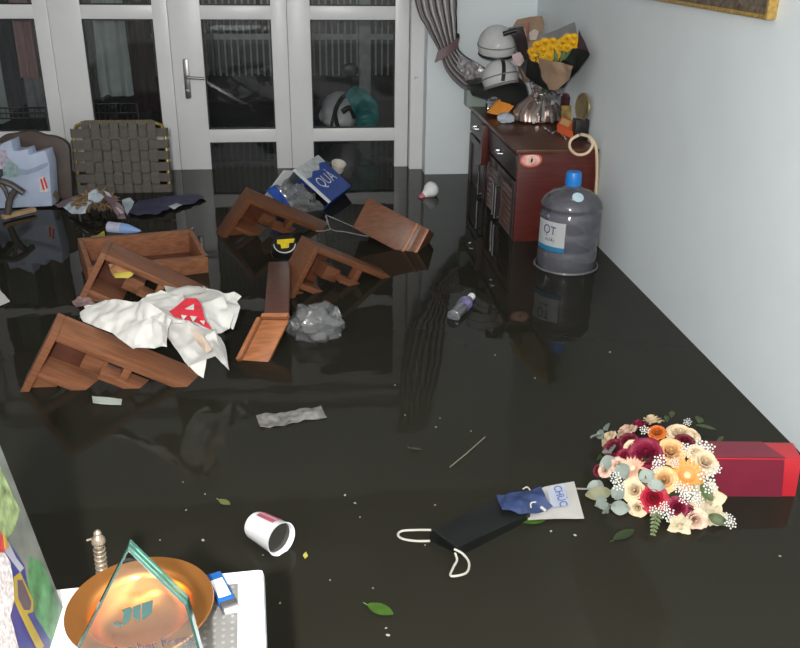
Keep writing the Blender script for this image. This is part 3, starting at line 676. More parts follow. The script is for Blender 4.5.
q = NB(); text(q, 'QUÀ', .105, o + na * .003 + a * .56 + bb * .52, bb, -a, .0006 if bb.cross(-a).dot(na) > 0 else -.0006)
xd = -a.normalized(); 
part('lettering', q, M['white'], ct, smooth=False)
q = NB(); prism(q, [PY(266, 191, 4.80), PY(275, 185, 4.84), PY(279, 190, 4.80), PY(291, 207, 4.74), PY(285, 207, 4.72)], (0, .004, 0)); part('flap', q, M['blue'], ct, smooth=False)
q = NB(); pbox(q, o + a * .02, c * .95, -bb * .22 - a * .12, a.normalized() * .003); part('flap', q, M['white'], ct)
bagm = clear('crumpled_clear_bag', (.90, .91, .92), .20, .07, (.55, .56, .57))
q = NB(); rot = Matrix.Rotation(.5, 3, 'Y')
blob(q, o + a * .5 + c * .55 - bb * .06, (.15, .09, .10), 4, .42, 2.6, rot, 4, amp2=.22); single('plastic_bag', q, bagm, 'clear crumpled plastic bag bulging out of the blue carton', 'bag')
q = NB(); c = G(337, 173); c = V((c.x, c.y, 0)); d = (V((.15, -.35, .9))).normalized()
cpm = thing('paper_cup', 'small white cup afloat behind the blue carton', 'cup', c)
part('cup_body', lathe(q, [(-.03, .026), (.0, .032), (.05, .042), (.075, .046), (.078, .044), (.06, .038), (.02, .034)], c, d, 24, cap1=False), mat('cream_paper', (.70, .66, .58), .6), cpm)
q = NB(); tube(q, [c + d * .077 + (frame_of(d)[0] * math.cos(k * PI / 10) + frame_of(d)[1] * math.sin(k * PI / 10)) * .046 for k in range(20)], .003, 6, True); part('rolled_rim', q, M['paperw'], cpm)
# coat hanger
q = NB(); hz = .10
hp = smoothpath([G(316, 231, .06), G(322, 231, .06), G(330, 229.5, .05)], 4)
tube(q, hp + smoothpath([G(326, 215, .05), G(347, 224, .02), G(367, 233, .012), G(366, 236, .012), G(346, 232, .02), G(331, 229, .04), G(325.5, 216, .05)], 6), .002, 6)
single('wire_hanger', q, mat('grey_wire', (.45, .45, .46), .35, .3), 'thin wire coat hanger lying between the stools', 'hanger')
# black tub with yellow emblem
c = G(284, 250); tb = thing('black_tub', 'black tub with a yellow emblem wedged between two stools', 'tub', V((c.x, c.y, -.04)))
cc = V((c.x, c.y, -.04)); ax = V((.05, -.55, .83)).normalized()
part('tub_body', lathe(NB(), [(0, .05), (.01, .056), (.10, .062), (.107, .06)], cc, ax, 32), M['black'], tb)
top = cc + ax * .1078; X_ = V((1, 0, 0)); Y_ = ax.cross(X_).normalized(); 
q = NB(); prism(q, [top + X_ * x + Y_ * y for x, y in ((-.05, .028), (.05, .034), (.044, .010), (.022, .006), (.02, -.022), (-.016, -.026), (-.02, .0), (-.046, .004))], ax * .001); part('emblem', q, mat('emblem_yellow', (.70, .52, .02), .5, var=.2, scale=60), tb, smooth=False)
q = NB(); tube(q, [top + X_ * .052 * math.cos(t) + Y_ * .052 * math.sin(t) for t in [PI + k * PI / 14 for k in range(15)]], .003, 6); part('rim_highlight', q, M['paperw'], tb)
# light bulb
c = G(430, 196); lbm = thing('light_bulb', 'white round light bulb with a pink base floating near the doorframe', 'bulb', c)
ax = V((.72, .30, .42)).normalized(); part('globe', lathe(NB(), [(-.052, .018), (-.03, .028), (-.01, .043), (.012, .048), (.032, .043), (.046, .026), (.053, .004)], c + V((0, 0, .035)), ax, 28), M['white'], lbm)
part('base', lathe(NB(), [(-.085, .010), (-.080, .015), (-.052, .0185)], c + V((0, 0, .035)), ax, 20), mat('pink_base', (.60, .16, .20), .4), lbm)

# ================================================================== WHITE WRAPPING PAPER
wp = thing('wrapping_paper', 'crumpled white bouquet wrapping with a red ribbon on the front stool', 'wrapping paper', G(160, 335, .16))
def WS(nm, pts, m, seed, amp=.012, cuts=4): q = NB(); sheet(q, [G(*p) for p in pts], cuts, amp, 16, .0012, seed); return part(nm, q, m, wp)
WS('paper_sheet', [(82, 305, .22), (97, 300, .25), (112, 297, .28), (150, 303, .31), (170, 318, .30), (162, 344, .22), (150, 346, .2), (130, 347, .19), (112, 333, .20), (82, 321, .21)], M['paperw'], 1, .018)
WS('paper_sheet', [(136, 303, .27), (146, 292, .29), (160, 288, .30), (182, 292, .30), (190, 312, .28), (182, 322, .28), (160, 322, .28)], M['paperw'], 2, .014)
WS('paper_sheet', [(165, 284, .24), (206, 286, .24), (224, 296, .26), (234, 312, .22), (230, 327, .19), (212, 331, .21), (190, 322, .24), (172, 308, .27)], M['paperw'], 3, .012)
WS('paper_sheet', [(204, 284, .27), (224, 291, .25), (236, 290, .25), (243, 294, .23), (238, 300, .21), (240, 308, .21), (234, 328, .16), (222, 312, .23)], M['paperw'], 4, .012)
WS('paper_sheet', [(158, 312, .29), (185, 322, .28), (214, 331, .23), (224, 345, .15), (229, 372, .06), (215, 358, .11), (208, 352, .12), (204, 381, .05), (188, 369, .09), (174, 345, .17), (163, 330, .24)], M['paperw'], 5, .016)
WS('paper_fold', [(190, 329, .272), (203, 335, .245), (212, 350, .17), (206, 354, .16), (198, 344, .20)], mat('peach_paper', (.75, .60, .48), .7), 6, .004, 3)
rb = WS('red_ribbon', [(169, 312, .30), (178, 304, .31), (186, 298, .31), (196, 298, .305), (202, 304, .30), (204, 315, .285), (212, 330, .255), (207, 328, .26), (196, 322, .28), (186, 320, .295), (177, 317, .30)], M['red'], 7, .006)
for pts in ([(185, 309, .322), (194, 304, .322), (194, 310, .318)], [(181, 315, .318), (183, 320, .312), (187, 316, .314)], [(190, 316, .314), (193, 322, .305), (197, 317, .305)], [(200, 321, .300), (204, 325, .292), (205, 321, .295)]): part('ribbon_print', prism(NB(), [G(*p) for p in pts], (0, 0, .001)), M['paperw'], rb, smooth=False)

# ================================================================== SMALL FLOATING THINGS
q = NB(); c = G(317, 333); blob(q, c + V((0, 0, .035)), (.108, .098, .085), 4, .24, 2.6, None, 2, zmin=-.02, amp2=.20); single('plastic_bag', q, bagm, 'clear knotted plastic bag floating alone below the middle stool', 'bag')
pb = thing('plastic_bottle', 'small clear water bottle with a white cap floating in the open water', 'bottle', G(461, 307))
a, c = G(453, 317, .012), G(472, 296, .018); d = (c - a).normalized(); L = (c - a).length
part('bottle_body', lathe(NB(), [(0, .020), (.006, .028), (L * .25, .029), (L * .5, .028), (L * .68, .029), (L * .82, .018), (L * .86, .013)], a, d, 24), clear('pet', (.7, .72, .75), .35, .08, (.35, .36, .4)), pb)
part('bottle_label', lathe(NB(), [(L * .42, .0295), (L * .66, .0305)], a, d, 24, False, False), mat('violet_label', (.20, .18, .36), .4, var=.6, scale=60), pb)
part('cap', lathe(NB(), [(L * .85, .016), (L * .99, .016), (L, .012)], a, d, 18), M['white'], pb)
def flat(name, pts, z, m, label, cat, amp=.003, seed=0, group=None, cuts=3, th=.0015):
    q = NB(); sheet(q, [G(x, y, z) for x, y in pts], cuts, amp, 25, th, seed); return single(name, q, m, label, cat, group=group)
flat('foil_strip', [(256, 414), (278, 412), (300, 408), (321, 406), (327, 417), (305, 419), (285, 424), (260, 427)], .008, mat('dull_foil', (.26, .25, .24), .35, .3, var=.5, scale=40), 'long grey scrap of foil floating in the middle of the water', 'scrap', .006, 3)
flat('paper_scrap', [(92, 396), (122, 399), (121, 405), (93, 403)], .006, mat('pale_green_paper', (.42, .47, .42), .6), 'pale green paper scrap below the front-most stool', 'scrap', .002, 4)
q = NB(); tube(q, [G(450, 467, .003), G(467, 453, .004), G(485, 437, .004)], .0020, 6); single('thin_stick', q, mat('straw', (.17, .155, .11), .6), 'thin pale stick floating alone above the black bag', 'stick')
q = NB(); tube(q, [G(570, 488.5, .004), G(592, 489, .004)], .0026, 6); single('thin_stick', q, mat('straw_white', (.26, .25, .22), .6), 'short pale stick between the white card and the flowers', 'stick')
leafg = mat('fallen_leaf', (.09, .20, .03), .45, var=.3, scale=30); leafo = mat('olive_leaf', (.25, .29, .10), .5, var=.3)
def leaf(x0, y0, x1, y1, w, m, label):
    q = NB(); a, c = G(x0, y0, .004), G(x1, y1, .004); leafmesh(q, a, c - a, (0, 0, 1), (c - a).length, w, .08, 0, 8)
    bmesh.ops.solidify(q, geom=q.faces[:], thickness=.001)
    tube(q, [a, a - (c - a) * .2 + V((0, 0, .002))], .001, 5); return single('leaf', q, m, label, 'leaf')
leaf(368, 605, 393, 615, .036, leafg, 'bright green leaf floating near the bottom of the picture')
leaf(219, 500, 230, 505, .022, leafo, 'small olive leaf floating above the white cup')
leaf(523, 523, 547, 519, .03, leafg, 'green leaf half hidden under the white card')
leaf(614, 540, 634, 530, .03, mat('dim_leaf', (.06, .09, .04), .5), 'dim green leaf at the water below the flower bouquet')
leaf(410, 448, 422, 450, .012, mat('brown_leaf', (.12, .11, .05), .6), 'tiny brownish leaf afloat left of the thin stick')
bit = mat('pale_bit', (.36, .35, .29), .6)
spots = [(305, 556, 3), (280, 603, 2), (355, 503, 2), (360, 517, 1.5), (203, 540, 3), (386, 628, 1.8), (330, 580, 1.5), (388, 635, 3), (551, 531, 2.4), (575, 535, 2.6), (435, 505, 1.6), (405, 415, 1.3), (436, 427, 1.4), (495, 355, 1.6), (440, 418, 1.2), (610, 352, 2), (535, 378, 1.6), (395, 385, 1.3), (471, 431, 1.4), (780, 556, 1.8), (186, 510, 1.6), (205, 494, 1.4), (183, 482, 1.2), (425, 545, 1.6), (160, 540, 1.4), (345, 495, 2.2), (373, 588, 1.4), (263, 555, 1.2)]
bme = bpy.data.meshes.new('floating_bit'); q = NB(); blob(q, (0, 0, 0), (1, .7, .35), 1, .3, 2); q.to_mesh(bme); q.free(); bme.materials.append(bit)
for i, (x, y, s) in enumerate(spots):
    o = bpy.data.objects.new('floating_scrap', bme); COL.objects.link(o); o.location = G(x, y, .0008); k = s * (G(x, y) - EYE).length / FPX * .75
    o.scale = (k, k, k); o.rotation_euler.z = i * 1.3; o['label'] = 'tiny pale scrap floating on the dark water'; o['category'] = 'scrap'; o['group'] = 'tiny scraps floating on the water'
flat('yellow_petal', [(303, 555), (306, 552), (308, 556), (305, 559)], .004, mat('yellow_bit', (.5, .45, .08), .5), 'tiny yellow petal floating right of the white cup', 'petal', .001, 1, cuts=2)
# white cup
a, c = G(254, 524, .034), G(271, 543, .028); d = ((c - a).normalized() + V((.25, 0, .16))).normalized(); L = .105
cpx = thing('drink_cup', 'white cup with a pink label tipped over in the water', 'cup', G(262, 545))
part('cup_body', lathe(NB(), [(0, .018), (.002, .033), (.01, .036), (L, .043), (L + .003, .0445), (L + .001, .041), (.02, .034), (.018, .002)], a, d, 36, cap1=False), M['white'], cpx)
part('cup_inside', lathe(NB(), [(L - .018, .0395), (L - .012, .0400)], a, d, 32), mat('cup_mouth_shade', (.035, .033, .028), .15), cpx)  # dark disc paints the shade inside the cup mouth
x_, y_, _ = frame_of(d)
def cuppatch(t0, t1, s0, s1, k):
    q = NB(); n = 10; rows = []
    upv = (V((0, 0, 1)) - d * d.z).normalized(); sv = d.cross(upv)
    for i in range(n + 1):
        t = t0 + (t1 - t0) * i / n
        rows.append([q.verts.new(a + d * s + (upv * math.cos(t) + sv * math.sin(t)) * (.036 + .007 * s / L + k)) for s in (s0, s1)])
    for A, B in zip(rows, rows[1:]): q.faces.new((A[0], B[0], B[1], A[1]))
    bmesh.ops.solidify(q, geom=q.faces[:], thickness=.0006); return q
lp_ = part('label', cuppatch(-.62, .15, .022, .088, .0015), mat('pink_label', (.62, .16, .24), .45), cpx)
part('label_stripe', cuppatch(-.30, -.12, .022, .088, .0025), mat('pale_pink', (.80, .55, .60), .45), lp_)
# black gift bag with cord handles
gb = thing('black_gift_bag', 'small black paper bag with white cord handles floating flat', 'bag', G(475, 530))
z = .03; T = [G(431, 531, z), G(499, 497, z), G(530, 513, z), G(457, 549, z)]; Bt = [G(428, 543, -.01), G(499, 505, -.01), G(531, 522, -.01), G(462, 558, -.01)]
q = NB(); vt = [q.verts.new(p) for p in T]; vb = [q.verts.new(p) for p in Bt]
q.faces.new(vt); q.faces.new(vb[::-1])
for i in range(4): q.faces.new((vt[i], vb[i], vb[(i + 1) % 4], vt[(i + 1) % 4]))
for _ in range(3): bmesh.ops.subdivide_edges(q, edges=q.edges[:], cuts=1, use_grid_fill=True)
for v in q.verts:
    if v.co.z > 0: v.co.z += .006 * noise.noise(v.co * 22)
part('bag_body', q, M['blackpaper'], gb)
q = NB(); pbox(q, T[0] + V((0, 0, .002)), (T[3] - T[0]), (T[1] - T[0]) * .03, V((0, 0, .004))); part('mouth_fold', q, M['black'], gb)
cord = mat('white_cord', (.42, .41, .36), .7)
q = NB(); tube(q, smoothpath([G(432, 530, .03), G(416, 530, .02), G(402, 531, .012), (G(398, 535, .01)), G(403, 539, .01), G(416, 541, .012), G(430, 541, .02)], 5), .0031, 8); part('handle', q, cord, gb)
q = NB(); tube(q, smoothpath([G(454, 549, .03), G(463, 554, .02), G(469, 563, .012), G(466, 573, .01), G(451, 576, .01), G(453, 568, .01), G(457, 560, .012), G(455, 553, .02)], 5), .0031, 8); part('handle', q, cord, gb)
# card and blue mask
cd = thing('white_card', 'white printed card with blue lettering under the blue mask', 'card', G(555, 505))
q = NB(); sheet(q, [G(526, 513, .012), G(532, 492, .02), (G(545, 487, .022)), G(574, 482, .02), G(584, 518, .012), G(528, 520, .01)], 3, .002, 10, .003, 2); part('card', q, mat('pinkish_white_card', (.40, .385, .37), .6, var=.08), cd)
q = NB(); sheet(q, [G(547, 489, .031), G(564, 484, .031), G(569, 505, .025), G(551, 507, .025)], 2, .0005, 10, .0008, 2); pt = part('printed_area', q, mat('pale_blue_print', (.36, .39, .47), .6), cd)
q = NB(); text(q, 'CHÚC', .034, G(560, 496, .0325), G(564, 508, .02) - G(556, 485, .02), G(570, 494, .02) - G(550, 498, .02), .001); part('lettering', q, M['blue'], pt, smooth=False)
mk = thing('face_mask', 'crumpled blue face mask lying on the black bag and card', 'mask', G(525, 500))
q = NB(); sheet(q, [G(497, 494, .05), G(508, 491, .055), G(521, 489, .06), G(541, 486, .05), G(546, 497, .05), G(553, 505, .035), G(540, 510, .035), G(520, 513, .04), G(503, 508, .045)], 4, .012, 22, .002, 6); part('mask_cloth', q, mat('mask_blue', (.020, .036, .105), .65, var=.25), mk)
q = NB(); tube(q, smoothpath([G(531, 508, .058), G(531, 503, .066), G(536, 502, .066)], 4), .002, 6); part('ear_loop', q, cord, mk); q = NB(); tube(q, smoothpath([G(523, 489, .07), G(527, 487, .07), (G(530, 490, .07))], 4), .002, 6); part('ear_loop', q, cord, mk); q = NB(); tube(q, [G(541, 507, .054), G(546, 511, .05)], .004, 6); part('ear_loop', q, cord, mk)

# ================================================================== RED BOX
rbx = thing('red_gift_box', 'red gift box half sunk beside the flower bouquet', 'box', (1.24, 1.96, -.05))
o = V((1.085, 1.935, -.06)); A_ = V((.262, -.028, 0)); D_ = V((.018, .085, 0)); Z_ = V((0, .012, .178)); mar = mat('maroon_satin', (.165, .016, .034), .35, var=.06); brt = mat('bright_red_satin', (.46, .020, .030), .4, var=.05)
part('body', pbox(NB(), o, A_, D_, Z_), brt, rbx, bevel=.003)
n_ = V((-.107, -1, 0)).normalized() * .003
prism(q := NB(), [o + A_ * s + Z_ * t + n_ * .0 for s, t in ((.09, 0), (.87, 0), (.81, .985), (.02, .985))], n_); part('front_panel', q, mar, rbx, smooth=False)
prism(q := NB(), [o + A_ * s + D_ * t + Z_ for s, t in ((.02, .02), (.82, .02), (.66, .98), (.02, .98))], (0, 0, .003)); part('top_panel', q, mar, rbx, smooth=False)

# ================================================================== FLOWER BOUQUET
FC = G(664, 482); FC.z = 0; FR, FH = .205, .135
bq = thing('flower_bouquet', 'large round bouquet of red, cream and peach roses floating on the water', 'bouquet', FC)
def mk_rose(nm, m, open_=1.):
    q = NB()
    for ly, (np_, R0, hg, curl) in enumerate(((3, .17, .98, -.05), (4, .36, .94, .05), (5, .58, .82, .12), (6, .80, .60, .20), (7, .98, .34, .26))):
        for i in range(np_):
            th0 = 2 * PI * i / np_ + ly * .7; spread = PI / np_ * 1.28; rows = []
            for a in range(7):
                s = a / 6; row = []
                for b_ in range(7):
                    k = b_ / 6 * 2 - 1
                    rad = R0 * (.45 + .55 * s ** .5) * (1 + .05 * k) + curl * open_ * s ** 4
                    zz = hg * s ** .85 - .16 * abs(curl) / .26 * s ** 6 * open_ - .16 * k * k * s * (.6 + .4 * R0) + .03 * math.sin(k * 4 + i * 2 + ly) * s
                    an = th0 + k * spread * (.7 + .3 * s)
                    row.append(q.verts.new((rad * math.cos(an), rad * math.sin(an), zz)))
                rows.append(row)
            for A, B in zip(rows, rows[1:]):
                for b_ in range(6): q.faces.new((A[b_], A[b_ + 1], B[b_ + 1], B[b_]))
    blob(q, (0, 0, .45), (.10, .10, .45), 2, .2, 3)
    for f in q.faces: f.smooth = True
    me = bpy.data.meshes.new(nm); q.to_mesh(me); q.free(); me.materials.append(m); return me
def mk_gerb(nm, m, mc):
    q = NB()
    for ring, (n, L, el) in enumerate(((22, 1., .10), (18, .82, .35), (12, .45, .7))):
        for i in range(n):
            a = 2 * PI * (i + .5 * ring) / n; d = V((math.cos(a) * math.cos(el), math.sin(a) * math.cos(el), math.sin(el)))
            leafmesh(q, d * .12 + V((0, 0, .06 * ring)), d, (0, 0, 1), L * .9, .24, .1, .12, 4)
    k = len(q.faces); blob(q, (0, 0, .22), (.22, .22, .12), 2)
    me = bpy.data.meshes.new(nm); q.to_mesh(me); q.free(); me.materials.append(m); me.materials.append(mc)
    for i, f in enumerate(me.polygons): f.material_index = 1 if i >= k else 0; f.use_smooth = True
    return me
def mk_lily(nm, m):
    q = NB()
    for i in range(6):
        a = i * PI / 3; leafmesh(q, V((math.cos(a), math.sin(a), 0)) * .1, (math.cos(a), math.sin(a), .55), (0, 0, 1), 1., .85, .18, .3, 6)
    for i in range(3): a = i * 2.1 + .4; leafmesh(q, (0, 0, .1), (math.cos(a) * .5, math.sin(a) * .5, .9), (0, 0, 1), .6, .4, .2, .1, 5)
    me = bpy.data.meshes.new(nm); q.to_mesh(me); q.free(); me.materials.append(m)
    for f in me.polygons: f.use_smooth = True
    return me
pet = lambda n, c: mat(n, c, .6, var=.14, scale=2.5)
FM = {'m': mk_rose('rose_crimson', pet('crimson_petal', (.20, .008, .035))), 'r': mk_rose('rose_red', pet('red_petal', (.36, .010, .03))), 'd': mk_rose('rose_dark', pet('dark_red_petal', (.12, .007, .02))),
      'c': mk_rose('rose_cream', pet('cream_petal', (.66, .52, .34)), 1.4), 'p': mk_rose('rose_peach', pet('peach_petal', (.70, .42, .19))), 'k': mk_rose('rose_blush', pet('blush_petal', (.66, .46, .35)), 1.4), 'o': mk_rose('rose_orange', pet('orange_petal', (.55, .13, .02))),
      'g': mk_gerb('gerbera_peach', pet('gerbera_orange', (.62, .28, .07)), pet('gerbera_heart', (.7, .5, .3))), 'G': mk_gerb('gerbera_blush', pet('gerbera_pink', (.6, .35, .24)), pet('gerbera_heart2', (.7, .55, .42))), 'l': mk_lily('lily_pale', pet('lily_petal', (.50, .43, .29)))}
def dome(x, y):
    """point on the bouquet's dome seen at a pixel"""
    d = ray(x, y); o = EYE - FC
    sc = V((1 / FR, 1 / FR, 1 / FH)); oo = V((o.x * sc.x, o.y * sc.y, o.z * sc.z)); dd = V((d.x * sc.x, d.y * sc.y, d.z * sc.z))
    A, B, C = dd.dot(dd), 2 * oo.dot(dd), oo.dot(oo) - 1; D = B * B - 4 * A * C
    if D < 0:
        p = G(x, y, .03); n = (p - FC); n.z = .04
        return p, n.normalized()
    t = (-B - math.sqrt(D)) / (2 * A); p = EYE + d * t
    if p.z < .015: p = G(x, y, .02)
    n = p - FC; return p, V((n.x / FR ** 2, n.y / FR ** 2, n.z / FH ** 2)).normalized()
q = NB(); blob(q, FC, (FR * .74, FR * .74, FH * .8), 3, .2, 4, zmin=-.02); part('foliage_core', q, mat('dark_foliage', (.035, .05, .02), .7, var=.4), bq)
names = {'m': 'rose', 'r': 'rose', 'd': 'rose', 'c': 'rose', 'p': 'rose', 'k': 'rose', 'o': 'rose', 'g': 'gerbera', 'G': 'gerbera', 'l': 'lily'}
flowers = [('m', 638, 424, 9), ('d', 628, 440, 9), ('d', 613, 447, 10), ('m', 646, 453, 17), ('d', 685, 441, 9), ('r', 653, 498, 13), ('m', 678, 508, 10), ('d', 598, 470, 6), ('d', 689, 512, 6),
           ('c', 651, 419, 10), ('k', 625, 430, 10), ('c', 680, 432, 11), ('c', 690, 434, 9), ('c', 706, 461, 11), ('c', 697, 452, 8), ('p', 671, 450, 13), ('p', 664, 479, 12), ('k', 617, 464, 7), ('c', 634, 490, 11), ('c', 637, 508, 8), ('c', 632, 446, 7),
           ('l', 709, 500, 15), ('k', 696, 521, 10), ('l', 680, 526, 10), ('l', 716, 519, 10), ('k', 604, 470, 6), ('c', 607, 437, 8),
           ('g', 688, 474, 16), ('o', 657, 431, 8), ('G', 632, 467, 12), ('m', 624, 455, 7), ('k', 643, 478, 6)]
for i, (k, x, y, s) in enumerate(flowers):
    p_, n_ = dome(x, y); sc = s * (p_ - EYE).length / FPX * (.90 if names[k] == 'rose' else 1.12)
    n_ = (n_ * .6 + (EYE - p_).normalized() * .5).normalized()
    inst(names[k], FM[k], bq, p_ - n_ * sc * .45, n_, sc, i * 1.1)
euc = mat('eucalyptus', (.22, .255, .225), .6, var=.15); grn = mat('bouquet_leaf', (.05, .075, .022), .55, var=.3); fern = mat('fern_gold', (.19, .16, .055), .6, var=.3)
for i, (x, y, dx, dy, L, w, m) in enumerate([(605, 440, -8, -10, .05, .03, euc), (604, 436, -9, 2, .045, .03, euc), (609, 432, -3, -12, .045, .028, euc), (612, 455, -4, -8, .05, .045, euc), (616, 460, -9, 5, .05, .04, euc), (620, 466, 4, 10, .05, .045, euc), (607, 502, -9, 4, .05, .04, euc), (612, 506, 9, 3, .05, .04, euc), (609, 507, -3, 8, .04, .035, euc), (615, 498, 5, -6, .045, .04, euc), (640, 481, 12, -6, .045, .04, euc), (648, 484, 10, 4, .045, .035, euc), (602, 484, -6, 3, .04, .03, euc), (606, 490, -8, -3, .045, .035, euc),
        (706, 446, 14, -8, .075, .035, grn), (715, 443, 12, -8, .05, .012, grn), (671, 420, 2, -12, .06, .018, grn), (667, 424, -2, -14, .055, .016, grn), (717, 462, 16, -4, .07, .028, grn), (695, 428, 12, 2, .06, .03, grn), (604, 458, -10, 1, .06, .02, grn), (697, 425, 3, -8, .05, .03, grn), (612, 492, -14, 3, .07, .04, mat('sage_leaf', (.17, .17, .10), .6)),
        (708, 515, 14, 8, .05, .03, grn), (640, 470, 4, 14, .05, .02, grn), (700, 485, 6, 10, .05, .03, grn)]):
    p_, n_ = dome(x, y); q_, _ = dome(x + dx, y + dy); n_ = (n_ + (EYE - p_).normalized()).normalized()
    part('leaf', leafmesh(NB(), p_ + n_ * .006, (q_ - p_) + V((0, 0, .005)), n_, L, w), m, bq)
def fernpart(x0, y0, x1, y1, m, wid):
    p_, n_ = dome(x0, y0); e_ = G(x1, y1, .02); n_ = (EYE - p_).normalized(); d = e_ - p_; L = d.length; d.normalize(); s = d.cross(n_); q = NB()
    tube(q, [p_, e_], .0015, 5)
    for i in range(7):
        t = .08 + .9 * i / 6
        for sg in (-1, 1): leafmesh(q, p_ + d * L * t, s * sg * .8 + d * .5, n_, wid * (1.1 - .7 * t), .0075, .1, .1, 4)
    part('fern', q, m, bq)
fernpart(714, 462, 728, 482, fern, .045); fernpart(716, 455, 726, 478, fern, .04); fernpart(658, 508, 653, 534, mat('fern_green', (.11, .14, .06), .6), .022)
bb_me = []
for k in range(3):
    q = NB()
    for i in range(18):
        a = i * 2.4; rr = math.sqrt(i / 18); c = V((rr * math.cos(a), rr * math.sin(a), .35 + .3 * noise.noise(V((i * 1.7, k, 0)))))
        t = NB(); blob(q, c, (.17, .17, .13), 1); t.free()
        tube(q, [V((0, 0, -.4)), c], .012, 3)
    me = bpy.data.meshes.new('baby_breath_mesh'); q.to_mesh(me); q.free(); me.materials.append(mat('white_floret', (.62, .61, .56), .7)); bb_me.append(me)
for i, (x, y, s) in enumerate([(660, 462, 8), (657, 468, 7), (706, 478, 10), (709, 488, 8), (692, 494, 9), (684, 499, 7), (668, 514, 8), (700, 448, 9), (707, 450, 8), (620, 485, 8), (616, 478, 7), (729, 522, 7), (726, 517, 6), (686, 491, 8), (655, 511, 7), (664, 506, 6), (685, 450, 7), (674, 464, 6), (645, 432, 6), (687, 424, 5), (697, 500, 7), (672, 519, 6), (714, 470, 7), (678, 488, 7)]):
    p_, n_ = dome(x, y); n_ = (n_ * .5 + (EYE - p_).normalized()).normalized(); inst('baby_breath', bb_me[i % 3], bq, p_ + n_ * .010, n_, .82 * s * (p_ - EYE).length / FPX, i)

# ================================================================== LEFT: CHAIRS, BAG, LITTER
YW = 5.32
strap = mat('taupe_webbing', (.105, .092, .080), .7, var=.12, scale=60, bump=.2)
def PW(x, y): return PY(x, y, YW)
TL, TR, BR = PW(69, 123), PW(166, 123), PW(168, 188)
x0, x1, zt, zb_ = TL.x, TR.x, TL.z, -.10
wc = thing('woven_chair', 'chair with a taupe woven strap backrest on a gold frame', 'chair', ((x0 + x1) / 2, YW, ZF))
lean = lambda z: YW + (z - .2) * .12
q = NB(); rr = .075
x0 += .012; x1 -= .012
fp = [(x0, ZF), (x0, zt - rr), (x0 + .022, zt - .022), (x0 + rr, zt), (x1 - rr, zt), (x1 - .022, zt - .022), (x1, zt - rr), (x1, ZF)]
tube(q, [V((x, lean(z), z)) for x, z in fp], .011, 10); part('frame', q, M['gold'], wc)
nv, nh = 8, 8; pw = (x1 - x0 - .10) / nv; ph = .066; wv, wh = pw * .90, ph * .78
vx = [x0 + .05 + pw * (i + .5) for i in range(nv)]; hz_ = [zt - .062 - ph * j for j in range(nh)]
for i, x in enumerate(vx):
    pts = [V((x, lean(zt) - .014, zt + .008)), V((x, lean(zt) - .016, zt - .015))]
    for j, z in enumerate(hz_):
        if j: pts.append(V((x, lean(z) - .010, z + ph / 2)))
        s = 1 if (i + j) % 2 else -1
        for dz in (.018, 0, -.018): pts.append(V((x, lean(z) - .010 - .007 * s, z + dz)))
    q = NB(); ribbon(q, pts, (1, 0, 0), wv, .004); part('strap', q, strap, wc, smooth=False)
for j, z in enumerate(hz_):
    pts = [V((x0 - .016, lean(z) + .004, z)), V((x0 - .008, lean(z) - .013, z))]
    for i, x in enumerate(vx):
        s = -1 if (i + j) % 2 else 1
        if i: pts.append(V((x - pw / 2, lean(z) - .010, z)))
        for dx in (-.018, 0, .018): pts.append(V((x + dx, lean(z) - .010 - .007 * s, z)))
    pts += [V((x1 + .008, lean(z) - .013, z)), V((x1 + .016, lean(z) + .004, z))]
    q = NB(); ribbon(q, pts, (0, 0, 1), wh, .004); part('strap', q, strap, wc, smooth=False)
q = NB(); bx(q, x0, x1, YW - .50, YW - .03, -.10, -.07); part('seat', q, strap, wc)
for x in (x0 + .01, x1 - .01): part('leg', tube(NB(), [(x, YW - .48, ZF), (x, YW - .48, -.09)], .011, 8), M['gold'], wc)
# brown chair
brc = mat('brown_leatherette', (.060, .040, .032), .5, var=.15)
YC = 5.18; a, c = PY(-8, 134, YC), PY(66, 134, YC); zt = a.z + .02; x0, x1 = a.x, c.x
bc = thing('brown_chair', 'rounded dark brown chair behind the blue gift bag', 'chair', ((x0 + x1) / 2, YC, ZF))
q = NB(); n = 10; out = []
w = x1 - x0
for t in range(0, 11): ang = PI - t * PI / 2 / 10; out.append(V((x0 + .09 + .09 * math.cos(ang), 0, zt - .10 + .07 * math.sin(ang))))
out.append(V(((x0 + x1) / 2, 0, zt - .01)))
for t in range(0, 11): ang = PI / 2 - t * PI / 2 / 10; out.append(V((x1 - .12 + .12 * math.cos(ang), 0, zt - .12 + .08 * math.sin(ang))))
out += [V((x1 - .012, 0, .02)), V((x1 - .03, 0, -.12)), V((x0 + .03, 0, -.12))]
prism(q, [V((p.x, YC - (p.z) * -.1, p.z)) for p in out], (0, .05, 0)); part('backrest', q, brc, bc, bevel=.012)
part('seat', bx(NB(), x0 + .02, x1 - .02, YC - .48, YC, -.14, -.08), brc, bc, bevel=.015)
for x in (x0 + .05, x1 - .05):
    for y in (YC - .44, YC - .01): part('leg', bx(NB(), x - .018, x + .018, y - .018, y + .018, ZF, -.13), M['wooddark'], bc)
arm = mat('dark_taupe_arm', (.075, .065, .060), .45)
YA = 4.75
q = NB(); tube(q, smoothpath([PY(-14, 182, YA), PY(0, 181, YA), (PY(10, 184, YA)), PY(18, 189, YA), PY(24, 193, YA)], 5), .024, 10, flat=.7); ar = part('armrest', q, arm, bc)
q = NB(); tube(q, smoothpath([PY(17, 189, YA), PY(12, 195, YA), PY(9, 203, YA), PY(8, 214, YA)], 5), .018, 10); tube(q, smoothpath([PY(0, 183, YA), PY(5, 190, YA), PY(8, 198, YA)], 4), .012, 8); part('arm_support', q, arm, ar)
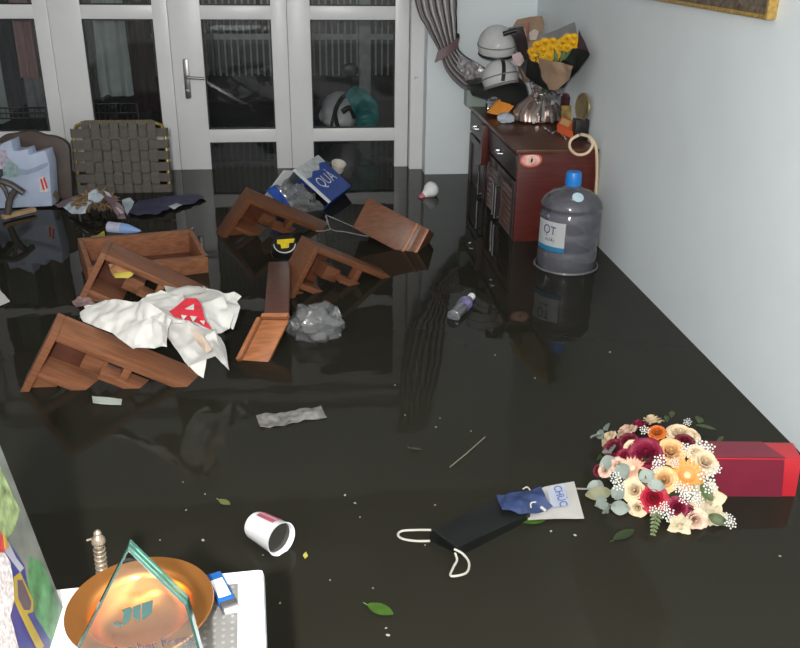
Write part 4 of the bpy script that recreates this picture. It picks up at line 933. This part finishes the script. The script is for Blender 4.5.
q = NB(); pbox(q, PY(-14, 182, YA) - V((.02, .0, .02)), (.04, 0, 0), (0, YC - YA, 0), (0, 0, .035)); part('arm_rail', q, arm, ar)
# blue gift bag
YB_ = 4.98
bg = thing('gift_bag', 'pale blue printed gift bag with a ragged top in front of the brown chair', 'bag', (PY(25, 205, YB_).x, YB_, -.02))
blm = mat('pale_blue_paper', (.42, .49, .64), .5, var=.12, scale=7)
fpz = [(-12, 146), (-2, 148), (3, 143), (11, 140), (13, 151), (19, 151), (27, 149), (29, 155), (36, 153), (45, 150.5), (47, 157), (49, 163), (52, 206), (-12, 209)]
q = NB(); prism(q, [PY(x, y, YB_) for x, y in fpz], (.015, .10, 0)); part('bag_body', q, blm, bg, bevel=.003)
for k, (pts, m) in enumerate([([(0, 152), (8, 158), (18, 166), (20, 176), (10, 178), (0, 175)], mat('print_green', (.26, .36, .38), .5, var=.3, scale=40)), ([(-4, 150), (6, 150), (8, 160), (2, 170), (-4, 168)], mat('print_pink', (.40, .36, .46), .5, var=.3, scale=40)), ([(18, 168), (28, 170), (40, 165), (48, 162), (48, 166), (38, 171), (26, 175), (18, 175)], mat('print_grey_blue', (.28, .34, .46), .5)), ([(39, 178), (44, 176), (49, 189), (48, 192), (40, 192)], M['paperw'])]):
    q = NB(); prism(q, [PY(x, y, YB_ - .0035 - .0004 * k) for x, y in pts], (0, -.0008, 0)); part('print', q, m, bg, smooth=False)
q = NB()
for pts in ([(40, 179), (42, 179), (45, 190), (43, 190)], [(43, 178), (44.5, 177), (48, 188), (46.5, 189)]): prism(q, [PY(x, y, YB_ - .0062) for x, y in pts], (0, -.0006, 0))
part('logo_mark', q, M['red'], bg, smooth=False)
q = NB(); a, c = G(3, 219, .012), G(35, 211, .012); d = (c - a); s = V((-d.y, d.x, 0)).normalized() * .035; pbox(q, a - s * .5, d, s, (0, 0, .022)); single('wood_stick', q, mat('pale_pine', (.42, .28, .15), .6), 'short pale wooden batten floating below the gift bag', 'batten', bevel=.003)
# withered bouquet litter
wb = thing('withered_bouquet', 'withered brown bouquet in torn wrapping in front of the woven chair', 'bouquet', G(98, 218))
q = NB(); c = G(97, 214, 0); c = V((c.x, c.y, .06)); 
for i in range(260):
    a = i * 2.39996; z_ = random.uniform(-.2, 1); rr = math.sqrt(1 - min(1, z_ * z_)); d = V((rr * math.cos(a), rr * math.sin(a) * .7, z_ * .7)); leafmesh(q, c + V((d.x * .085, d.y * .08, d.z * .06)), d * .6 + V((random.uniform(-.9, .9), random.uniform(-.5, .5), random.uniform(-.5, .5))), (.2, -.5, 1), random.uniform(.03, .055), .018, .3, .3, 3)
part('dry_flowers', q, mat('dried_brown', (.21, .14, .08), .8, var=.35, scale=40), wb)
def LS(nm, pts, m, seed, amp=.012): q = NB(); sheet(q, [G(*p) for p in pts], 3, amp, 20, .0015, seed); return part(nm, q, m, wb)
LS('torn_wrap', [(62, 206, .03), (72, 199, .06), (83, 196, .10), (92, 199, .10), (84, 212, .06), (72, 214, .03)], mat('white_blue_paper', (.55, .62, .70), .6), 1)
LS('torn_wrap', [(100, 193, .12), (112, 197, .12), (122, 206, .08), (126, 219, .02), (118, 219, .02), (110, 205, .08)], mat('brown_violet_paper', (.16, .11, .13), .6), 2)
LS('torn_wrap', [(52, 204, .02), (64, 198, .03), (80, 192, .06), (76, 199, .05), (62, 206, .02)], mat('grey_pink_paper', (.22, .17, .19), .6), 3)
LS('torn_wrap', [(88, 191, .14), (96, 189, .14), (104, 196, .12), (98, 202, .10), (88, 198, .11)], mat('pale_blue_wrap', (.45, .52, .60), .6), 4)
LS('torn_wrap', [(122, 200, .05), (130, 196, .06), (135, 200, .04), (131, 208, .02), (127, 214, .01)], mat('pale_teal_wrap', (.36, .42, .46), .6), 5)
LS('torn_wrap', [(103, 190, .13), (109, 193, .12), (124, 212, .05), (121, 214, .05)], mat('silver_wrap', (.50, .47, .50), .5), 6, .004)
LS('stem_twig', [(49, 190, .10), (54, 188, .10), (60, 196, .05), (58, 202, .03)], mat('dull_stem', (.10, .09, .06), .7), 7, .004)
cn = thing('cone_cup', 'white and blue pointed cup floating beside the withered bouquet', 'cup', G(122, 229))
a, c = G(108, 227, .02), G(141, 231, .012); d = (c - a).normalized(); L = (c - a).length
part('cup_body', lathe(NB(), [(0, .024), (.004, .030), (L * .42, .030)], a, d, 24), mat('pale_violet_plastic', (.45, .47, .60), .4), cn)
part('blue_tip', lathe(NB(), [(L * .42, .0305), (L * .6, .028), (L * .95, .008), (L, .002)], a, d, 24), mat('sky_blue_plastic', (.22, .34, .62), .4), cn)
flat('yellow_scrap', [(91, 236), (96, 235), (104, 231), (105, 235), (98, 239), (92, 239)], .008, mat('dull_yellow', (.42, .36, .05), .5), 'yellow scrap afloat left of the open drawer', 'scrap', .004, 2)
flat('blue_cloth', [(128, 208), (140, 200), (158, 197), (178, 195), (200, 194), (206, 197), (190, 204), (172, 207), (160, 213), (140, 215), (130, 213)], .014, mat('navy_cloth', (.05, .05, .10), .6, var=.3), 'dark blue plastic sheet floating between the chair and stool', 'plastic sheet', .006, 7, cuts=4)
flat('white_scrap', [(168, 206), (176, 203), (182, 205), (174, 209)], .016, M['grey'], 'small grey scrap on the dark blue floating sheet', 'scrap', .003, 2)
flat('white_board', [(-14, 285), (0, 290), (10, 301), (0, 306), (-14, 308)], .006, M['paperw'], 'white card edge at the left border of the picture', 'card', .002, 2)
pk = thing('snack_packet', 'torn orange and yellow packet inside the second stool', 'packet', G(122, 272, .10))
q = NB(); sheet(q, [G(108, 264, .16), (G(120, 262, .17)), G(130, 268, .15), G(134, 274, .13), G(128, 277, .12), G(113, 276, .12), G(110, 270, .14)], 3, .008, 25, .002, 2); part('packet', q, mat('orange_pack', (.40, .20, .09), .5, var=.3), pk)
q = NB(); sheet(q, [G(114, 273.5, .137), G(131, 272, .147), G(133, 275, .14), G(128, 278, .13), G(115, 278, .13)], 3, .003, 25, .002, 3); part('yellow_edge', q, mat('yellow_pack', (.55, .45, .08), .5), pk)
flat('pink_wrapper', [(72, 301), (80, 295), (93, 299), (97, 303), (84, 303), (76, 306)], .05, mat('pink_foil', (.35, .22, .21), .3, .3, var=.4, scale=50), 'shiny pink wrapper caught left of the white wrapping paper', 'wrapper', .01, 5)

# ================================================================== FOREGROUND TABLE
TZ = .45
c0 = G(264, 567.5, TZ); e1 = (G(267, 650, TZ) - c0).normalized(); e2 = (G(58, 586.5, TZ) - c0).normalized(); e2 = (e2 - e1 * e2.dot(e1)).normalized()
tw, tl, tt = .95, .60, .035
tb_ = thing('white_table', 'white plastic table with a grey perforated mat in the foreground', 'table', V((c0 + e2 * tw / 2 + e1 * tl / 2).to_2d().to_3d()) + V((0, 0, ZF)))
wht = mat('glossy_white_plastic', (.86, .88, .90), .3, var=.02)
part('tabletop', pbox(NB(), c0 - V((0, 0, tt)), e1 * tl, e2 * tw, (0, 0, tt)), wht, tb_, bevel=.010)
for s, t in ((.06, .06), (.94, .06), (.06, .94), (.94, .94)):
    p_ = c0 + e1 * tl * s + e2 * tw * t; part('leg', tube(NB(), [V((p_.x, p_.y, ZF)), V((p_.x, p_.y, TZ - tt + .002))], .022, 14), wht, tb_)
gp = G(238, 585, TZ); q = NB(); mw_, ml_ = .15, .30
gmat = mat('grey_perforated', (.15, .147, .14), .6, var=.06)
pd = thing('grey_mat', 'grey dotted mat lying on the white table under the bowl', 'mat', gp)
mo = G(238, 584.5, TZ); part('mat_sheet', pbox(NB(), mo + V((0, 0, .0003)), e1 * ml_, e2 * mw_, (0, 0, .002)), gmat, pd, smooth=False)
q = NB()
for i in range(22):
    for j in range(11):
        c = mo + e1 * (.008 + i * .0135) + e2 * (.008 + j * .0135) + V((0, 0, .0024))
        prism(q, [c + V((.003 * math.cos(k * PI / 4), .003 * math.sin(k * PI / 4), 0)) for k in range(8)], (0, 0, .0006))
d_ = part('dots', q, mat('pale_dots', (.22, .215, .21), .6), pd, smooth=False); d_['kind'] = 'stuff'
# brass bowl
bo = V((-.264, 1.062, TZ + .0026)); r_ = .108
bw = thing('brass_bowl', 'polished brass bowl with a wide rim behind the glass award', 'bowl', bo)
part('bowl', lathe(NB(), [(0, .040), (.002, .050), (.014, .066), (.034, .076), (.042, .080), (.045, .094), (.0465, .106), (.049, .1085), (.052, .1075), (.0515, .104), (.050, .094), (.0495, .084), (.047, .078), (.040, .0735), (.026, .068), (.012, .056), (.006, .040), (.005, .002)], bo, (0, 0, 1), 64, cap1=False), M['brass'], bw)
# ornate handle
hz0 = G(103, 566, TZ + .06); 
hn = thing('ornate_handle', 'ornate silver figurine handle leaning behind the brass bowl', 'handle', V((hz0.x, hz0.y, TZ)))
Yh = 1.20; a = V((PY(103, 578, Yh).x, Yh, TZ)); t_ = PY(97, 530, Yh); d = (t_ - a).normalized(); L = (t_ - a).length
pew = mat('pewter', (.24, .20, .15), .35, .6, var=.3, scale=120)
part('shaft', lathe(NB(), [(0, .010), (L * .1, .0085), (L * .3, .0075), (L * .5, .0068), (L * .62, .0065), (L * .66, .0085), (L * .69, .0075)], a, d, 16), pew, hn)
for k in range(6): q = NB(); tube(q, [a + d * (L * (.08 + k * .1)) + (frame_of(d)[0] * math.cos(t * PI / 6) + frame_of(d)[1] * math.sin(t * PI / 6)) * .0085 for t in range(12)], .0018, 6, True); part('ring', q, pew, hn)
fg = part('figure', lathe(NB(), [(L * .69, .008), (L * .74, .0115), (L * .82, .0105), (L * .88, .0065), (L * .90, .005), (L * .93, .0065), (L * .97, .005), (L, .0015)], a, d, 16), pew, hn)
q = NB(); tube(q, [a + d * L * .84, a + d * L * .80 + V((-.018, 0, -.001))], .002, 6); tube(q, [a + d * L * .80, a + d * L * .80 + V((.008, -.010, -.006))], .003, 6); part('arms', q, pew, fg)
# glass award
YA_ = .90
def AW(x, y): return PY(x, y, YA_)
tip, rs, ls = AW(128, 548), AW(187, 605), AW(76, 652); rb_, lb_ = V((rs.x + .022, YA_, TZ + .012)), V((ls.x - .004, YA_, TZ + .012))
aw = thing('glass_award', 'clear pointed glass award with green edges and a teal emblem', 'award', V(((rb_.x + lb_.x) / 2, YA_, TZ)))
gl = bpy.data.materials.new('award_glass'); gl.use_nodes = True; p = gl.node_tree.nodes['Principled BSDF']; p.inputs['Base Color'].default_value = (.93, .99, .965, 1); p.inputs['Roughness'].default_value = .01; p.inputs['Transmission Weight'].default_value = 1; p.inputs['IOR'].default_value = 1.25
nz = gl.node_tree.nodes.new('ShaderNodeTexNoise'); nz.inputs['Scale'].default_value = 3; rp = gl.node_tree.nodes.new('ShaderNodeValToRGB'); rp.color_ramp.elements[0].color = (.90, .97, .95, 1); rp.color_ramp.elements[1].color = (.96, 1, .98, 1); gl.node_tree.links.new(nz.outputs[0], rp.inputs[0]); gl.node_tree.links.new(rp.outputs[0], p.inputs['Base Color'])
ge = clear('green_glass_edge', (.50, .80, .70), .30, .05, (.10, .26, .21))
outl = [tip, rs, rb_, lb_, ls]; cen = sum(outl, V((0, 0, 0))) / 5; TH = V((0, .018, 0))
part('glass_plate', prism(NB(), [cen + (p_ - cen) * .968 for p_ in outl], TH), gl, aw, smooth=False)
q = NB(); inn = [cen + (p_ - cen) * .970 for p_ in outl]
for k in range(5):
    if k == 2: continue
    A, B, C_, D_ = outl[k], outl[(k + 1) % 5], inn[(k + 1) % 5], inn[k]
    q2 = NB(); prism(q2, [A + V((0, .004, 0)), B + V((0, .004, 0)), C_, D_], (0, .014, 0)); part('bevelled_edge', q2, ge, aw, smooth=False)
part('base', bx(NB(), lb_.x - .01, rb_.x + .01, YA_ - .03, YA_ + .05, TZ + .0005, TZ + .016), mat('award_base', (.75, .85, .83), .2), aw, bevel=.003)
tealp = mat('teal_print', (.004, .038, .034), .35); yp = YA_ - .0008
q = NB()
for pts in ([(119, 626), (123, 622), (124, 613), (122, 610), (130, 607), (132, 609), (130, 620), (124, 625)], [(133, 607), (141, 604), (139, 622), (133, 616)], [(142, 603.5), (153, 600), (152, 612), (148, 616), (142, 620)]): prism(q, [PY(x, y, yp) for x, y in pts], (0, -.0006, 0))
lathe(q, [(0, .0036), (.0006, .0036)], PY(117, 624, yp), (0, -1, 0), 14)
part('emblem', q, tealp, aw, smooth=False)
q = NB(); text(q, 'Member From', .0185, PY(150, 645, yp), (1, 0, .14), (-.14, 0, 1), .0006); part('lettering', q, mat('violet_ink', (.018, .010, .028), .4), aw, smooth=False)
# lighter
lo = G(213, 576, TZ + .008); le = G(232, 613, TZ + .008); d = (le - lo).normalized(); s = V((-d.y, d.x, 0)).normalized(); L = (le - lo).length
lg = thing('lighter', 'blue lighter with a white label lying on the white table', 'lighter', V((lo.x, lo.y, TZ)))
wl = .0135; z0 = V((0, 0, TZ + .0026 - lo.z))
part('body', pbox(NB(), lo + z0 - s * wl, d * L * .76, s * wl * 2, (0, 0, .013)), mat('lighter_blue', (.012, .085, .28), .25), lg, bevel=.004)
part('label', pbox(NB(), lo + z0 - s * wl * .72 + d * L * .20 + V((0, 0, .0131)), d * L * .46, s * wl * 1.44, (0, 0, .0004)), M['white'], lg, smooth=False)
hd = part('hood', pbox(NB(), lo + z0 - s * wl * .95 + d * L * .765, d * L * .17, s * wl * 1.9, (0, 0, .014)), mat('grey_metal', (.14, .13, .14), .3, .6), lg, bevel=.003)
q = NB(); lathe(q, [(-.011, .008), (.011, .008)], lo + z0 + d * L * .94 + V((0, 0, .007)), s, 16); part('spark_wheel', q, mat('steel_wheel', (.75, .75, .75), .2, .9), hd)
q = NB(); blob(q, lo + z0 + s * .003 + d * L * .33 + V((0, 0, .0136)), (.0016, .0016, .0004), 1); part('label_dot', q, M['black'], lg)
# printed board
C0 = G(63, 607, TZ + .001); bd_ = (G(50, 648, TZ + .001) - C0).normalized(); nl = bd_.cross(V((0, 0, 1))).normalized(); al = math.radians(8.5)
ed = V((0, 0, 1)) * math.cos(al) + nl * math.sin(al); nn = ed.cross(bd_).normalized(); nn = nn if nn.x > 0 else -nn
pbd = thing('printed_board', 'printed photo board with green foliage and a blue shape at the left edge', 'picture', C0)
BL, BH = .40, .40
part('board', pbox(NB(), C0, bd_ * BL, ed * BH, -nn * .012), mat('board_photo_grey', (.13, .14, .125), .35, var=.35, scale=16), pbd, smooth=False)
def BP(nm, pts, m, k): q = NB(); prism(q, [PP(x, y, C0 + nn * (.0006 + .0006 * k), nn) for x, y in pts], nn * .0004); part(nm, q, m, pbd, smooth=False)
BP('print_area', [(0, 466), (12, 494), (20, 510), (14, 530), (6, 540), (-20, 530), (-20, 440)], mat('foliage_light', (.20, .26, .12), .4, var=.6, scale=55), 0)
BP('print_area', [(29, 556), (42, 563), (61, 607), (51, 643), (46, 652), (34, 640), (28, 600)], mat('foliage_green', (.07, .19, .08), .4, var=.55, scale=30), 0)
BP('print_area', [(6, 540), (14, 550), (24, 566), (30, 600), (36, 618), (50, 640), (46, 665), (-20, 700), (-20, 560)], mat('royal_blue', (.030, .035, .15), .4, var=.1), 1)
BP('print_area', [(2, 535), (9, 543), (16, 558), (24, 568), (20, 572), (8, 556), (0, 546)], mat('pale_grey_print', (.26, .26, .30), .4), 2)
BP('print_area', [(14, 577), (20, 572), (33, 600), (33, 612), (27, 614), (44, 646), (38, 652), (20, 614), (12, 596)], mat('yellow_sash', (.27, .20, .03), .4), 3)
BP('print_area', [(17, 580), (22, 580), (31, 602), (30, 610), (24, 610), (18, 598)], mat('print_dark_violet', (.07, .055, .07), .4), 4)  # dark violet patch of the print
BP('print_area', [(-20, 556), (4, 552), (10, 562), (13, 580), (14, 600), (10, 616), (14, 630), (20, 655), (-20, 690)], mat('lace_white', (.46, .42, .42), .5, var=.45, scale=160), 5)
BP('print_area', [(-20, 520), (0, 530), (5, 545), (4, 553), (-20, 548)], mat('print_red', (.32, .04, .035), .4, var=.4, scale=90), 5)
BP('print_area', [(3, 535), (6, 537), (8, 548), (5, 549)], mat('print_gold', (.36, .20, .03), .4), 6)
q = NB(); pbox(q, C0 + bd_ * .2 - nn * .012 + ed * .25, bd_ * .04, V((-.10, 0, -.25 * math.cos(al))), -nn * .004); part('easel_strut', q, M['black'], pbd)
